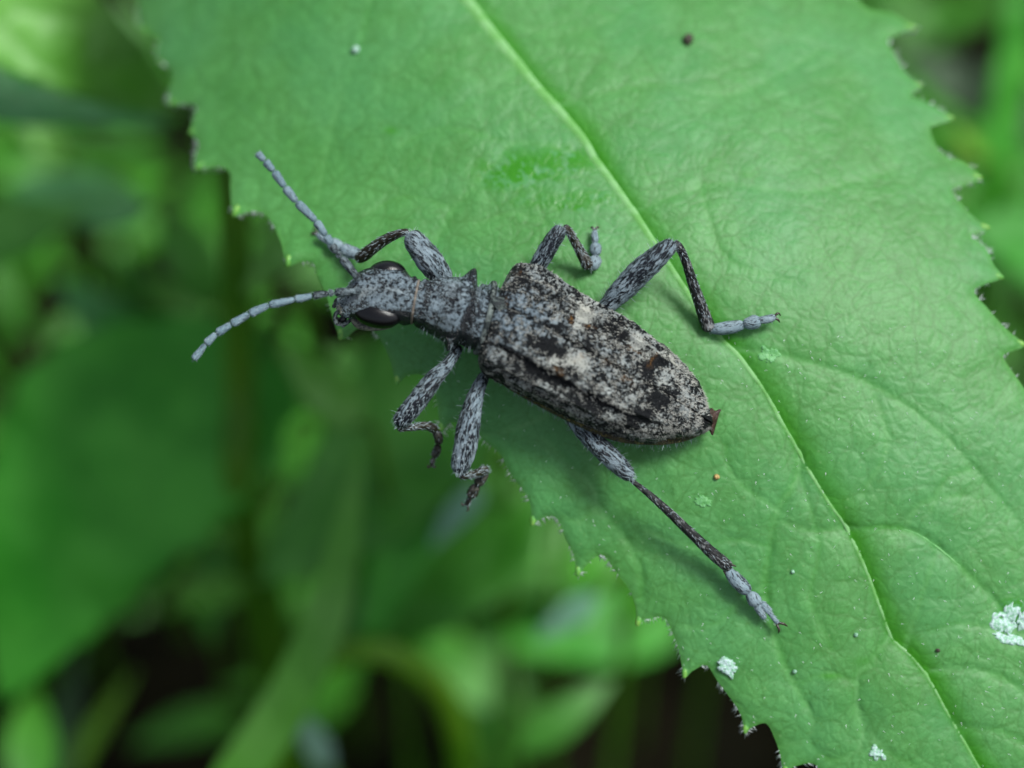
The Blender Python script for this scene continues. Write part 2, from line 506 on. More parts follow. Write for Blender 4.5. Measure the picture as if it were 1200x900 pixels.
def seg_dist(P2, line, signed=False):
    """distance of points to a polyline (and side sign)"""
    P2 = np.asarray(P2, float); best = np.full(len(P2), 1e9); sg = np.zeros(len(P2)); tt = np.zeros(len(P2))
    L = np.asarray(line, float)
    acc = 0.0
    for a, b in zip(L[:-1], L[1:]):
        ab = b - a; l2 = ab @ ab + 1e-12
        t = np.clip(((P2 - a) @ ab) / l2, 0, 1)
        dx = P2 - (a + t[:, None] * ab)
        d = np.hypot(dx[:, 0], dx[:, 1])
        m = d < best
        best[m] = d[m]
        sg[m] = -np.sign(ab[0] * dx[m, 1] - ab[1] * dx[m, 0])
        tt[m] = acc + t[m] * math.sqrt(l2)
        acc += math.sqrt(l2)
    return best, sg, tt


# ------------------------------------------------------------------ the toothed leaf: outline, veins, height
LEFT = [  # (x, y, kind) from base to tip; 't' tooth, 'n' notch
    (262, -345, ''), (215, -300, ''), (165, -235, 't'), (178, -215, 'n'), (150, -150, ''), (128, -120, 't'), (148, -105, 'n'),
    (140, -50, ''), (138, -20, 't'), (160, -8, 'n'), (162, 20, ''), (170, 36, 't'), (186, 44, 'n'), (183, 62, ''), (189, 72, 't'), (202, 84, 'n'), (198, 108, ''),
    (200, 122, 't'), (228, 123, 'n'), (226, 140, ''), (223, 155, 't'), (232, 168, 'n'), (228, 184, ''), (230, 197, 't'),
    (256, 196, 'n'), (269, 203, 'n'), (270, 226, ''), (274, 252, 't'), (292, 248, ''), (308, 250, 'n'), (320, 264, ''),
    (329, 284, ''), (337, 311, 't'), (352, 307, ''), (367, 309, 'n'), (373, 326, ''), (384, 352, ''), (399, 396, 't'),
    (418, 386, 'n'), (434, 385, 'n'), (448, 402, ''), (458, 425, ''), (465, 449, 't'), (478, 440, ''), (497, 441, 'n'),
    (510, 462, ''), (517, 505, 't'), (528, 496, ''), (548, 497, ''), (566, 515, ''), (586, 532, 'n'), (596, 552, ''),
    (611, 572, ''), (621, 590, ''), (624, 614, 't'), (632, 609, ''), (645, 605, 'n'), (655, 611, ''), (663, 632, ''),
    (672, 650, ''), (677, 674, 't'), (686, 664, ''), (698, 653, ''), (708, 652, 'n'), (720, 668, ''), (738, 692, ''),
    (745, 712, ''), (747, 732, 't'), (757, 726, ''), (778, 724, 'n'), (788, 742, ''), (796, 764, ''), (802, 793, 't'),
    (812, 786, ''), (828, 780, 'n'), (842, 800, ''), (860, 824, ''), (869, 840, ''), (873, 858, 't'), (882, 852, ''),
    (898, 848, 'n'), (908, 866, ''), (914, 884, ''), (919, 906, 't'), (932, 898, ''), (955, 896, 'n'), (968, 920, ''),
    (985, 968, 't'), (1010, 960, 'n'), (1040, 1030, ''), (1055, 1065, 't'), (1078, 1055, 'n'), (1120, 1130, ''), (1140, 1170, 't'),
    (1165, 1160, 'n'), (1230, 1250, ''), (1290, 1320, ''), (1380, 1400, 't')]
RIGHT = [
    (300, -368, ''), (420, -365, ''), (560, -330, ''), (700, -270, ''), (730, -262, 't'), (728, -240, 'n'), (810, -190, ''), (835, -180, 't'), (832, -160, 'n'),
    (900, -110, ''), (925, -100, 't'), (918, -84, 'n'), (975, -45, ''), (1000, -30, 't'), (990, -20, 'n'), (1010, 4, ''), (1022, 12, ''), (1046, 16, ''), (1071, 33, 't'), (1056, 39, ''),
    (1041, 48, 'n'), (1050, 66, ''), (1061, 84, ''), (1079, 100, 't'), (1068, 111, 'n'), (1085, 119, ''), (1100, 127, ''),
    (1116, 139, 't'), (1100, 146, ''), (1090, 151, 'n'), (1098, 172, ''), (1110, 184, ''), (1130, 190, ''), (1149, 208, 't'),
    (1130, 217, ''), (1116, 223, 'n'), (1128, 241, ''), (1142, 255, ''), (1158, 267, 't'), (1148, 273, ''), (1138, 277, 'n'),
    (1156, 292, ''), (1164, 310, ''), (1174, 325, 't'), (1155, 333, ''), (1142, 342, 'n'), (1158, 362, ''), (1178, 384, ''),
    (1200, 404, 't'), (1188, 411, ''), (1176, 418, 'n'), (1190, 440, ''), (1212, 470, ''), (1230, 482, 't'), (1214, 494, 'n'),
    (1235, 540, ''), (1252, 556, 't'), (1238, 570, 'n'), (1260, 630, ''), (1278, 648, 't'), (1266, 664, 'n'), (1290, 740, ''),
    (1306, 762, 't'), (1294, 780, 'n'), (1320, 880, ''), (1330, 900, 't'), (1322, 920, 'n'), (1345, 1020, ''), (1354, 1040, 't'),
    (1348, 1060, 'n'), (1370, 1180, ''), (1385, 1300, '')]
MIDRIB = [(262, -345), (330, -262), (440, -130), (500, -58), (545, 0), (590, 56), (638, 113), (680, 160), (702, 193), (740, 245), (771, 292), (806, 345), (842, 393),
          (870, 422), (900, 466), (945, 545), (972, 590), (992, 619), (1012, 660), (1032, 712), (1045, 748), (1068, 770), (1090, 798),
          (1110, 835), (1140, 886), (1180, 960), (1260, 1130), (1340, 1290), (1380, 1400)]
SIDES = [  # side veins: points, strength of the furrow, pale line drawn
    ([(452, -112), (440, -40), (424, 50), (398, 120), (384, 170), (372, 235)], .4, 0.0),
    ([(606, 78), (520, 150), (500, 210)], .25, 0.0),
    ([(700, 192), (660, 175), (604, 168), (570, 205), (532, 245), (506, 290), (470, 330)], .5, 0.0),
    ([(812, 352), (760, 420), (700, 460), (610, 500), (560, 512)], .5, 0.0),
    ([(937, 532), (934, 560), (912, 598), (902, 640), (898, 700), (915, 768), (946, 828)], .9, .6),
    ([(946, 828), (953, 848), (944, 866), (920, 872)], .5, 0.0), ([(1004, 826), (1030, 870), (1080, 905)], .4, 0.0),
    ([(640, 515), (668, 544), (695, 572), (702, 594), (732, 630), (750, 668), (752, 700)], .8, .6),
    ([(1043, 745), (1020, 776), (1006, 790), (1004, 826), (1012, 858)], .9, .3),
    ([(1012, 858), (1004, 880), (975, 890), (950, 872)], .6, 0.0),
    ([(545, 0), (640, 40), (720, 20), (820, -60)], .3, 0.0),
    ([(650, 125), (760, 100), (860, 110), (960, 60)], .4, 0.0),
    ([(742, 248), (840, 215), (940, 225), (1050, 200)], .5, 0.0),
    ([(855, 408), (930, 420), (1020, 450), (1096, 502), (1142, 550), (1186, 604), (1230, 660)], .7, .45),
    ([(993, 620), (1040, 618), (1075, 626), (1115, 655), (1152, 690), (1190, 735)], 1.0, .8),
    ([(1090, 786), (1130, 783), (1175, 795), (1230, 830)], .8, .3),
    ([(1120, 850), (1180, 860), (1240, 900)], .6, .2),
]
TERT = [  # fine cross veins
    [(902, 640), (860, 632), (820, 640), (790, 634), (760, 622)], [(898, 700), (860, 712), (840, 730), (800, 735)],
    [(912, 598), (860, 560), (850, 520)], [(938, 556), (960, 640), (950, 700), (975, 760)], [(1004, 800), (970, 788), (940, 800)],
    [(702, 594), (680, 610), (660, 606)], [(732, 630), (760, 650), (800, 655), (830, 672)], [(992, 619), (950, 622), (918, 612)],
    [(1060, 622), (1080, 590), (1130, 580)], [(1100, 640), (1080, 700), (1060, 760)], [(1142, 550), (1110, 560), (1090, 600)],
    [(1020, 450), (1040, 520), (1010, 580)], [(820, 215), (850, 300), (930, 330)], [(604, 168), (520, 150), (470, 170)],
    [(532, 245), (480, 230), (430, 250)], [(640, 260), (600, 250), (560, 262)], [(1090, 740), (1130, 730), (1190, 745)],
]
LEFT_D = catmull([(a, b) for a, b, _ in LEFT], len(LEFT) * 7)
RIGHT_D = catmull([(a, b) for a, b, _ in RIGHT], len(RIGHT) * 7)
mid_d = catmull(MIDRIB, 160)


def leaf_z(P2):
    """height of the leaf surface over the focal plane, at photo coordinates"""
    P2 = np.asarray(P2, float)
    x, y = P2[:, 0], P2[:, 1]
    z = np.zeros(len(P2))
    up = np.clip((420 - y) / 420, 0, 2.2)
    z -= 150 * up ** 1.6
    d, sg, tt = seg_dist(P2, mid_d[::3])
    # sg>0: the side right of the midrib
    side = np.where(sg > 0, 1.0, -1.0)
    # roll-off toward the far left edge in the upper half, slight dome elsewhere
    left = np.where(side < 0, d, 0.0)
    right = np.where(side > 0, d, 0.0)
    z -= 0.00080 * left ** 2 * (0.35 + 1.9 * np.clip((300 - y) / 300, 0, 1.5))
    z -= 0.00055 * right ** 2
    z += 7 * (1 - np.exp(-left / 45.0)) + 8 * (1 - np.exp(-right / 18.0)) - 4
    dn = np.clip((y - 800) / 500, 0, 1.5)
    z -= 90 * dn ** 2
    for pts, st, _ in SIDES:
        ln = catmull(pts, len(pts) * 5)
        x0, x1, y0, y1 = ln[:, 0].min() - 70, ln[:, 0].max() + 70, ln[:, 1].min() - 70, ln[:, 1].max() + 70
        m = (x > x0) & (x < x1) & (y > y0) & (y < y1)
        if m.any():
            dd, _, _ = seg_dist(P2[m], ln)
            z[m] -= st * (2.2 * np.exp(-(dd / 5.0) ** 2) + 2.4 * np.exp(-(dd / 26.0) ** 2))
    for pts in TERT:
        ln = catmull(pts, len(pts) * 4)
        x0, x1, y0, y1 = ln[:, 0].min() - 30, ln[:, 0].max() + 30, ln[:, 1].min() - 30, ln[:, 1].max() + 30
        m = (x > x0) & (x < x1) & (y > y0) & (y < y1)
        if m.any():
            dd, _, _ = seg_dist(P2[m], ln)
            z[m] -= 1.0 * np.exp(-(dd / 3.5) ** 2) + 1.0 * np.exp(-(dd / 14.0) ** 2)
    z += 7 * fnoise(x, y, 210, 1.0) + 2.4 * fnoise(x, y, 70, 2.0) + 0.9 * fnoise(x, y, 30, 3.0) + 0.35 * fnoise(x, y, 13, 4.0)
    return z


LEAF = None


def lz(px, py):
    """leaf height under one point"""
    return float(leaf_z(np.array([[px, py]]))[0])


def make_leaf():
    outline = np.vstack([LEFT_D, RIGHT_D[::-1]])
    keep = [outline[0]]
    for p in outline[1:]:
        if np.hypot(*(p - keep[-1])) > 1.6: keep.append(p)
    if np.hypot(*(keep[0] - keep[-1])) < 3: keep.pop()
    outline = np.array(keep); n = len(outline)
    xs, ys = [], []
    gx, gy = np.meshgrid(np.arange(100, 1224, 3.4), np.arange(-24, 924, 3.4))
    pts = np.stack([gx.ravel(), gy.ravel()], 1) + rng.uniform(-0.8, 0.8, (gx.size, 2))
    gx, gy = np.meshgrid(np.arange(100, 1440, 22.0), np.arange(-400, 1440, 22.0))
    p2 = np.stack([gx.ravel(), gy.ravel()], 1)
    p2 = p2[(p2[:, 0] > 1226) | (p2[:, 1] < -26) | (p2[:, 1] > 926)]
    pts = np.vstack([pts, p2])
    # even-odd test
    inside = np.zeros(len(pts), bool)
    a, b = outline, np.roll(outline, -1, 0)
    for (x0, y0), (x1, y1) in zip(a, b):
        c = ((y0 > pts[:, 1]) != (y1 > pts[:, 1]))
        xx = (x1 - x0) * (pts[:, 1] - y0) / (y1 - y0 + 1e-12) + x0
        inside ^= c & (pts[:, 0] < xx)
    pts = pts[inside]
    dd, _, _ = seg_dist(pts, np.vstack([outline, outline[:1]]))
    pts = pts[dd > 1.6]
    allp = np.vstack([outline, pts])
    res = delaunay_2d_cdt([Vector(p) for p in allp.tolist()], [], [list(range(n))], 1, 1e-4)
    V = np.array([tuple(v) for v in res[0]]); F = np.array([f for f in res[2] if len(f) == 3])
    # face direction: counter-clockwise seen from the camera (y is flipped)
    e1 = V[F[:, 1]] - V[F[:, 0]]; e2 = V[F[:, 2]] - V[F[:, 0]]
    cr = e1[:, 0] * e2[:, 1] - e1[:, 1] * e2[:, 0]
    F[cr > 0] = F[cr > 0][:, ::-1]
    z = leaf_z(V)
    de, _, _ = seg_dist(V, np.vstack([outline, outline[:1]]))
    z = z - 2.5 * np.exp(-de / 5.0) - 4 * np.exp(-de / 30.0)
    dm, sg, _ = seg_dist(V, mid_d)
    # slope right of the midrib: its lost sky sheen is painted as saturated green
    wv = 25 + 12 * fnoise(V[:, 0], V[:, 1], 60, 5.0)
    groove = np.where(sg > 0, np.clip(1.15 - dm / wv, 0, 1), np.clip(1 - dm / 7, 0, 1) * 0.6)
    groove = np.clip(groove, 0, 1) * np.clip(0.9 + 0.5 * fnoise(V[:, 0], V[:, 1], 45, 6.0), 0, 1)
    for pts_, st, _ in SIDES:
        dd, _, _ = seg_dist(V, catmull(pts_, len(pts_) * 4))
        groove = np.maximum(groove, 0.42 * st * np.exp(-(dd / 4.5) ** 2) * np.clip(0.7 + 1.4 * fnoise(V[:, 0], V[:, 1], 40, 8.0), 0, 1))
    for pts_ in TERT:
        dd, _, _ = seg_dist(V, catmull(pts_, len(pts_) * 4))
        groove = np.maximum(groove, 0.22 * np.exp(-(dd / 2.6) ** 2))
    for cx, cy, rx, ry, s_ in ((973, 792, 14, 4, .8), (458, 153, 8, 4, .8), (878, 205, 12, 5, .4), (1010, 775, 10, 5, .4)):
        groove = np.maximum(groove, s_ * np.exp(-(((V[:, 0] - cx) / rx) ** 2 + ((V[:, 1] - cy) / ry) ** 2)))
    vline = np.zeros(len(V))
    for pts_, st, _ in SIDES:
        dd, _, _ = seg_dist(V, catmull(pts_, len(pts_) * 5))
        vline = np.maximum(vline, (0.35 + 0.5 * st) * np.exp(-(dd / 2.3) ** 2) * np.clip(0.6 + 1.5 * fnoise(V[:, 0], V[:, 1], 26, 31.0), 0, 1))
    for pts_ in TERT:
        dd, _, _ = seg_dist(V, catmull(pts_, len(pts_) * 4))
        vline = np.maximum(vline, 0.45 * np.exp(-((dd - 1.5) / 1.8) ** 2) * np.clip(0.5 + 1.5 * fnoise(V[:, 0], V[:, 1], 22, 32.0), 0, 1))
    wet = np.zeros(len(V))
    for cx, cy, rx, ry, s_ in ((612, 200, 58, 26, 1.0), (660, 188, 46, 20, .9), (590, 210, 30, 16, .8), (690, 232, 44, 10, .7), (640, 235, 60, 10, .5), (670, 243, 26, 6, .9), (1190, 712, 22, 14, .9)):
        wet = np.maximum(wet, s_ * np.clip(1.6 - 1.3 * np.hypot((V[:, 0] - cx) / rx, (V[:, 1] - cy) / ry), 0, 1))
    edge = np.exp(-de / 3.5) * 0.9
    t = empty("toothed_leaf", Q(262, -345, -330))
    tag(t, "large green toothed leaf with hairy margin that carries the beetle", "leaf")
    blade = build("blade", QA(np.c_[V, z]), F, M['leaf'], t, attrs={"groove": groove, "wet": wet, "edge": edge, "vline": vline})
    md = blade.modifiers.new("thickness", 'SOLIDIFY'); md.thickness = 3.5 * K; md.offset = -1.0
    es = blade.modifiers.new("crisp_rim", 'EDGE_SPLIT'); es.use_edge_angle = True; es.split_angle = math.radians(50)
    # midrib: a thin raised cord lying in the fold
    m2 = catmull(MIDRIB, 400)
    zz = leaf_z(m2)
    yy = m2[:, 1]
    rad = np.interp(yy, [-345, 0, 150, 400, 600, 900, 1400], [9.0, 6.8, 5.0, 3.0, 2.3, 1.9, 1.0])
    wz = np.c_[m2 + np.c_[fnoise(m2[:, 0], m2[:, 1], 30, 9.) * 3, 0 * m2[:, 0]], zz - 0.4, rad * 1.2]
    v, f, a, inf = tube(wz[::4], 3.0, 14, caps=False, flat=0.42)
    build("midrib", v, f, M['midrib'], t)
    for pts_, st, pale in SIDES:
        if pale < 0.7: continue
        ln = catmull(pts_, 60)
        z_ = leaf_z(ln)
        r = np.linspace(1.5, 0.8, 60) * (0.6 + 0.5 * pale)
        sel = fnoise(ln[:, 0], ln[:, 1], 50, 11.0) * 2.5        # parts of the cord sink into the blade
        v, f, a, inf = tube(np.c_[ln, z_ - 0.55 + np.clip(sel, -1.0, 0.8) * 0.5, r * 1.3][::3], 3.0, 10, flat=0.4)
        build("side_vein", v, f, M['vein'], t)
    # stalk from the blade to the plant's stem
    v, f, a, inf = tube([(262, -345, lz(262, -345) - 2, 9), (235, -360, -345, 11), (215, -372, -380, 13)], 8, 12)
    build("petiole", v, f, M['petiole'], t)
    # yellow gland on every tooth in view
    cen = np.array([600, 400.0])
    for table, inward in ((LEFT, 1), (RIGHT, -1)):
        for k, (x, y, kd) in enumerate(table):
            if kd != 't' or not (-40 < y < 940 and x < 1240): continue
            p0 = np.array(table[k - 1][:2], float); p1 = np.array(table[k + 1][:2], float)
            tip = np.array([x, y], float)
            d = tip - 0.5 * (p0 + p1); d /= np.hypot(*d) + 1e-9
            z_ = lz(x, y) - 7.0
            a_, b_ = tip - d * 13, tip + d * 2.2
            v, f, at, inf = tube([(a_[0], a_[1], z_ - 1.5, 3.0), ((a_[0] + b_[0]) / 2, (a_[1] + b_[1]) / 2, z_ + 0.1, 3.7), (b_[0], b_[1], z_ - 0.3, 2.1)], 1.2, 12)
            build("tooth_tip", v, f, M['tooth'], t)
    # stiff clear hairs on the margin
    parts = []
    for line, sgn in ((LEFT_D, 1), (RIGHT_D, -1)):
        L2 = catmull(line, len(line) * 3)
        T2 = np.gradient(L2, axis=0); T2 /= np.linalg.norm(T2, axis=1)[:, None]
        out = np.stack([T2[:, 1], -T2[:, 0]], 1) * -sgn
        vis = np.where((L2[:, 1] > -30) & (L2[:, 1] < 930) & (L2[:, 0] < 1230))[0]
        dens = 620 if sgn > 0 else 230
        k = rng.choice(vis, dens)
        # mostly on the outward flank below each tooth, sparse near tips
        keepm = fnoise(L2[k, 0], L2[k, 1], 16, 12.0) > -0.05
        k = k[keepm]
        n_ = len(k)
        base2 = L2[k]
        zb = leaf_z(base2) - 3 - 2 - rng.uniform(0, 6, n_)
        p = QA(np.c_[base2, zb])
        oq = np.c_[out[k, 0], -out[k, 1], np.zeros(n_)]
        tq = np.c_[T2[k, 0], -T2[k, 1], np.zeros(n_)]
        d = oq * rng.uniform(.5, 1.1, (n_, 1)) + tq * rng.normal(.35, .45, (n_, 1)) + np.c_[np.zeros(n_), np.zeros(n_), rng.normal(-.1, .5, n_)]
        d /= np.linalg.norm(d, axis=1)[:, None]
        Ln = rng.uniform(5.0, 10.0, (n_, 1))
        side = np.cross(d, np.array([0, 0, 1.0])); side /= np.linalg.norm(side, axis=1)[:, None] + 1e-9
        w = 0.6
        up_ = np.cross(side, d)
        a_ = p - side * w; c_ = p + side * w; g_ = p + up_ * w * 1.4; e_ = p + d * Ln
        v = np.stack([a_, c_, g_, e_], 1).reshape(-1, 3)
        o_ = np.arange(n_)[:, None] * 4
        f = np.concatenate([o_ + [0, 1, 3], o_ + [1, 2, 3], o_ + [2, 0, 3]])
        parts.append((v, f))
    build_hairs(parts, M['white_hair'], t, "margin_hair")
    # sparse downy hairs on the upper face
    n_ = 1100
    k = rng.choice(len(V), n_)
    ok = (V[k, 1] > 380) & (V[k, 1] < 930); k = k[ok]; n_ = len(k)
    p = QA(np.c_[V[k], z[k] - 0.2])
    d = np.c_[rng.normal(.3, .6, n_), rng.normal(-.3, .6, n_), rng.uniform(.3, .9, n_)]; d /= np.linalg.norm(d, axis=1)[:, None]
    side = np.cross(d, np.array([0.2, 0.1, 1.0])); side /= np.linalg.norm(side, axis=1)[:, None]
    Ln = rng.uniform(2.5, 6, (n_, 1))
    v = np.stack([p - side * .32, p + side * .32, p + d * Ln], 1).reshape(-1, 3)
    build_hairs([(v, np.arange(3 * n_).reshape(-1, 3))], M['white_hair'], t, "surface_hair")
    return t


leaf = make_leaf()


# ------------------------------------------------------------------ marks lying on the leaf
def crust(name, x, y, rx, ry, rot, mat, label, cat, h=1.6, holes=0.0, seed=1.0):
    n, m = 11, 54
    pts, zs = [], []
    c, s = math.cos(rot), math.sin(rot)
    for i in range(n):
        r = i / (n - 1)
        for j in range(m):
            a = 2 * math.pi * j / m
            k = 1 + 0.8 * float(fnoise(np.array([math.cos(a) * 20]), np.array([math.sin(a) * 20]), 9, seed)[0]) + 0.5 * float(fnoise(np.array([math.cos(a) * 20]), np.array([math.sin(a) * 20]), 3.5, seed)[0])
            u, v_ = rx * r * k * math.cos(a), ry * r * k * math.sin(a)
            px, py = x + u * c - v_ * s, y + u * s + v_ * c
            pts.append((px, py))
            hh = h * (1 - r ** 3) * (0.75 + 1.6 * float(fnoise(np.array([px]), np.array([py]), 3.5, seed)[0])) - 0.5 * (r > 0.95)
            if holes and float(fnoise(np.array([px]), np.array([py]), 5.5, seed + 3)[0]) > 0.5 - holes: hh = -1.5
            zs.append(hh + (0 if r < 1 else -1.0))
    P2 = np.array(pts); z = leaf_z(P2) + np.array(zs) + 0.9
    o = build(name, QA(np.c_[P2, z]), grid_faces(n, m)[:, ::-1], mat)
    tag(o, label, cat, "pale dried marks on the leaf")
    return o


def blob(name, x, y, r, mat, label, cat, seed=1.0):
    n, m = 9, 14
    zc = lz(x, y) + r * 0.6
    cq = Q(x, y, zc); v = []
    for i in range(n):
        th = math.pi * i / (n - 1)
        for j in range(m):
            a = 2 * math.pi * j / m
            d = np.array([math.sin(th) * math.cos(a), math.sin(th) * math.sin(a), math.cos(th)])
            k = 1 + 0.5 * mnoise.noise(Vector(d * 1.7 + seed))
            v.append(cq + d * r * k)
    o = build(name, np.array(v), grid_faces(n, m)[:, ::-1], mat)
    tag(o, label, cat, "tiny crumbs lying on the leaf")


crust("dried_spot", 1178, 728, 13, 20, 0.2, M['crust'], "large whitish dried splash near the right edge, left piece with a notch", "dried spot", 1.3, 0.12, 2.0)
crust("dried_spot", 1187, 750, 22, 6, 0.25, M['crust'], "narrow whitish streak curving under the large dried splash", "dried spot", 1.3, 0.0, 3.0)
crust("dried_spot", 1198, 725, 6, 12, 0.1, M['crust'], "whitish fleck at the right rim of the large dried splash", "dried spot", 1.8, 0.0, 4.0)
crust("dried_spot", 853, 782, 12, 9, 0.7, M['crust'], "small white crust on the leaf near its lower toothed margin", "dried spot", 1.1, 0.12, 5.0)
crust("dried_spot", 1027, 883, 10, 8, 0.6, M['crust'], "small white crust at the bottom of the leaf left of the midrib", "dried spot", 1.0, 0.14, 6.0)
crust("dried_film", 825, 587, 10, 7, 0.2, M['film'], "faint pale smudge on the leaf right of the long hind shin", "smudge", 0.5, 0.2, 7.0)
crust("dried_film", 902, 415, 12, 9, 0.2, M['film'], "faint pale smudge on the leaf below the upper hind foot", "smudge", 0.5, 0.1, 8.0)
blob("crumb", 840, 559, 3.4, M['crumb'], "tiny orange crumb between the beetle's tail and its long hind shin", "crumb", 1.0)
blob("crumb", 806, 46, 6.5, M['dark_crumb'], "dark brown crumb near the top of the leaf", "crumb", 2.0)
blob("crumb", 1099, 762, 2.4, M['dark_crumb'], "tiny dark crumb right of the lower midrib", "crumb", 5.0)
blob("crumb", 417, 58, 5.0, M['crust'], "white grain on the upper left of the leaf", "crumb", 3.0)
blob("crumb", 929, 670, 2.2, M['crust'], "white grain just above the long hind foot", "crumb", 4.0)
blob("crumb", 1003, 744, 2.4, M['crust'], "white grain right of the long hind foot", "crumb", 6.0)
blob("crumb", 931, 787, 2.4, M['crust'], "white grain below the tip of the long hind foot", "crumb", 7.0)

# ------------------------------------------------------------------ the beetle
beetle = empty("longhorn_beetle", Q(640, 430, lz(640, 430)))
tag(beetle, "grey and black mottled longhorn beetle standing on the toothed leaf", "beetle")


def section(rows, step, seg, expo=2.0, flatbottom=True):
    """loft with rows (px,py,z,w,ht,hb,roll): returns grids of points, outward normals, station data"""
    rows = np.asarray(rows, float)
    q = QA(rows[:, :3]); dat = np.c_[q, rows[:, 3:]]
    path = catmull(dat, len(rows) * 16)
    path, s = resample(path, step)
    T = np.gradient(path[:, :3], axis=0)
    T = np.stack([np.convolve(np.pad(T[:, k], 6, mode='edge'), np.ones(13) / 13, 'valid') for k in range(3)], 1)
    T /= np.linalg.norm(T, axis=1)[:, None]
    Z = np.array([0, 0, 1.0])
    N0 = Z - (T @ Z)[:, None] * T; N0 /= np.linalg.norm(N0, axis=1)[:, None]
    S0 = np.cross(N0, T)           # image-up side when the axis runs to the right: N0 x T
    roll = np.radians(path[:, 6])[:, None]
    N = N0 * np.cos(roll) + S0 * np.sin(roll)
    S = S0 * np.cos(roll) - N0 * np.sin(roll)
    return path, s, T, N, S


# rows along the body axis, mouth to tail. S points to the image-up side.
BZ = 46
BODY = [
    (397, 362, 34, 4, 4, 5, 10), (400, 361, 36, 11, 9, 10, 12), (408, 358, 42, 16, 14, 15, 12), (419, 353.5, 47, 22, 19, 21, 12),
    (432, 347, 50, 30, 23, 25, 8), (447, 345.5, 52, 34, 25, 27, 8), (462, 347, 53, 33, 26, 27, 9), (474, 351.5, 53, 27.5, 25, 26, 12), (483, 353, 53, 26.5, 25, 25, 12),
    (488, 354, 53, 25, 24, 24, 12), (493, 355, 53, 28, 26, 25, 12), (504, 357, 53, 31, 28, 27, 13), (518, 360, 53, 35, 31, 30, 13), (531, 363, 53, 38, 33, 32, 14),
    (543, 366, 53, 38, 32, 32, 14), (551, 369, 52, 36, 30, 32, 15), (560, 371, 52, 37, 31, 32, 15), (567, 372, 51, 38, 31, 33, 16), (576, 375, 50, 39, 27, 34, 16), (590, 382, 45, 50, 12, 36, 16),
    (620, 398, 38, 62, 10, 34, 15), (680, 430, 35, 64, 10, 33, 14), (740, 462, 30, 59, 9, 29, 12), (780, 481, 26, 44, 8, 25, 10), (805, 491, 24, 29, 7, 18, 8), (824, 496, 23, 14, 6, 12, 6), (834, 498, 23, 5, 4, 6, 6)]
path, s, T, N, S = section(BODY, 1.35, 96)
seg = 96
ph = np.linspace(-math.pi, math.pi, seg, endpoint=False)   # 0 = back, + toward image-up flank
cosp, sinp = np.cos(ph), np.sin(ph)
ex = 2 / 2.25
cx_ = np.sign(sinp) * np.abs(sinp) ** ex
cz_ = np.sign(cosp) * np.abs(cosp) ** ex
w = path[:, 3][:, None]; ht = path[:, 4][:, None]; hb = path[:, 5][:, None]
hh = np.where(cosp[None] > 0, ht, hb)
# photo x of each station (approx.)
px = 600 + path[:, 0] * D / (D - path[:, 2])
PX = px[:, None] * np.ones(seg)[None]; PH = np.degrees(ph)[None] * np.ones(len(px))[:, None]
g = lambda a, c, r: np.exp(-((a - c) / r) ** 2)
dn = np.zeros_like(PX)
# pronotum relief: side spines, two back humps, cross furrows front and rear
dn += 15 * g(PX, 541, 5.5) * g(PH, 68, 15) + 11 * g(PX, 537, 6) * g(PH, -92, 16)
dn += 5.0 * g(PX, 527, 10) * g(PH, 24, 17) + 4.6 * g(PX, 527, 11) * g(PH, -26, 18) - 3.0 * g(PX, 528, 20) * g(PH, 0, 8)
dn -= 3.6 * g(PX, 550, 3.5) * (np.abs(PH) < 95) + 2.6 * g(PX, 499, 3.5) * (np.abs(PH) < 95)
dn += 2.2 * g(PX, 567, 3.0) + 1.6 * g(PX, 557, 3)
# head relief: brow ridges, centre furrow with a pale keel, feeler sockets
dn += 3.0 * g(PX, 424, 8) * (g(PH, 32, 14) + g(PH, -32, 14)) - 2.4 * g(PX, 428, 14) * g(PH, 0, 10) + 1.3 * g(PX, 455, 22) * g(PH, 4, 5)
dn += 2.0 * g(PX, 480, 4) * (np.abs(PH) < 110)
dn -= 1.6 * g(PX, 488, 2.5)
V3 = path[:, None, :3] + S[:, None, :] * (w * cx_[None])[..., None] + N[:, None, :] * (hh * cz_[None])[..., None]
nn = S[:, None, :] * (sinp[None] / w)[..., None] + N[:, None, :] * (cosp[None] / hh)[..., None]
nn /= np.linalg.norm(nn, axis=2)[..., None]
mn = np.zeros_like(PX)
for i in range(V3.shape[0]):
    if px[i] < 585:
        for j in range(seg):
            p = Vector(V3[i, j])
            mn[i, j] = 0.8 * mnoise.noise(p / 6.5) + 0.5 * mnoise.noise(p / 2.8)
V3 = V3 + nn * (dn + mn)[..., None]
dark = np.zeros_like(PX); pale = np.zeros_like(PX); blue = np.zeros_like(PX); rust = np.zeros_like(PX); ochre = np.zeros_like(PX)
sm = lambda x, a, b: np.clip((x - a) / (b - a), 0, 1)
# bare black flanks of head and pronotum
flank_h = sm(-PH, 36, 48) * sm(PX, 410, 420) * (1 - sm(PX, 486, 492))
flank_p = sm(-PH, 50, 66) * sm(PX, 486, 492) * (1 - sm(PX, 575, 585))
flank_u = sm(PH, 50, 62) * sm(PX, 428, 436) * (1 - sm(PX, 486, 492)) + sm(PH, 78, 92) * sm(PX, 490, 496) * (1 - sm(PX, 575, 585))
dark = np.maximum.reduce([flank_h * 2.5, flank_p * 2.2, flank_u * 2.0])
dark += 1.1 * g(PX, 549, 4.5) * g(PH, -15, 45) + 0.6 * g(PX, 500, 6) * (np.abs(PH) < 90) + .5 * g(PX, 541, 9) * g(PH, 60, 22) + 0.5 * g(PX, 520, 6) * g(PH, -40, 14)
dark += 1.6 * sm(PX, 572, 576) * (1 - sm(PX, 590, 600)); dark += 0.7 * g(PX, 424, 9) * g(PH, -22, 8)
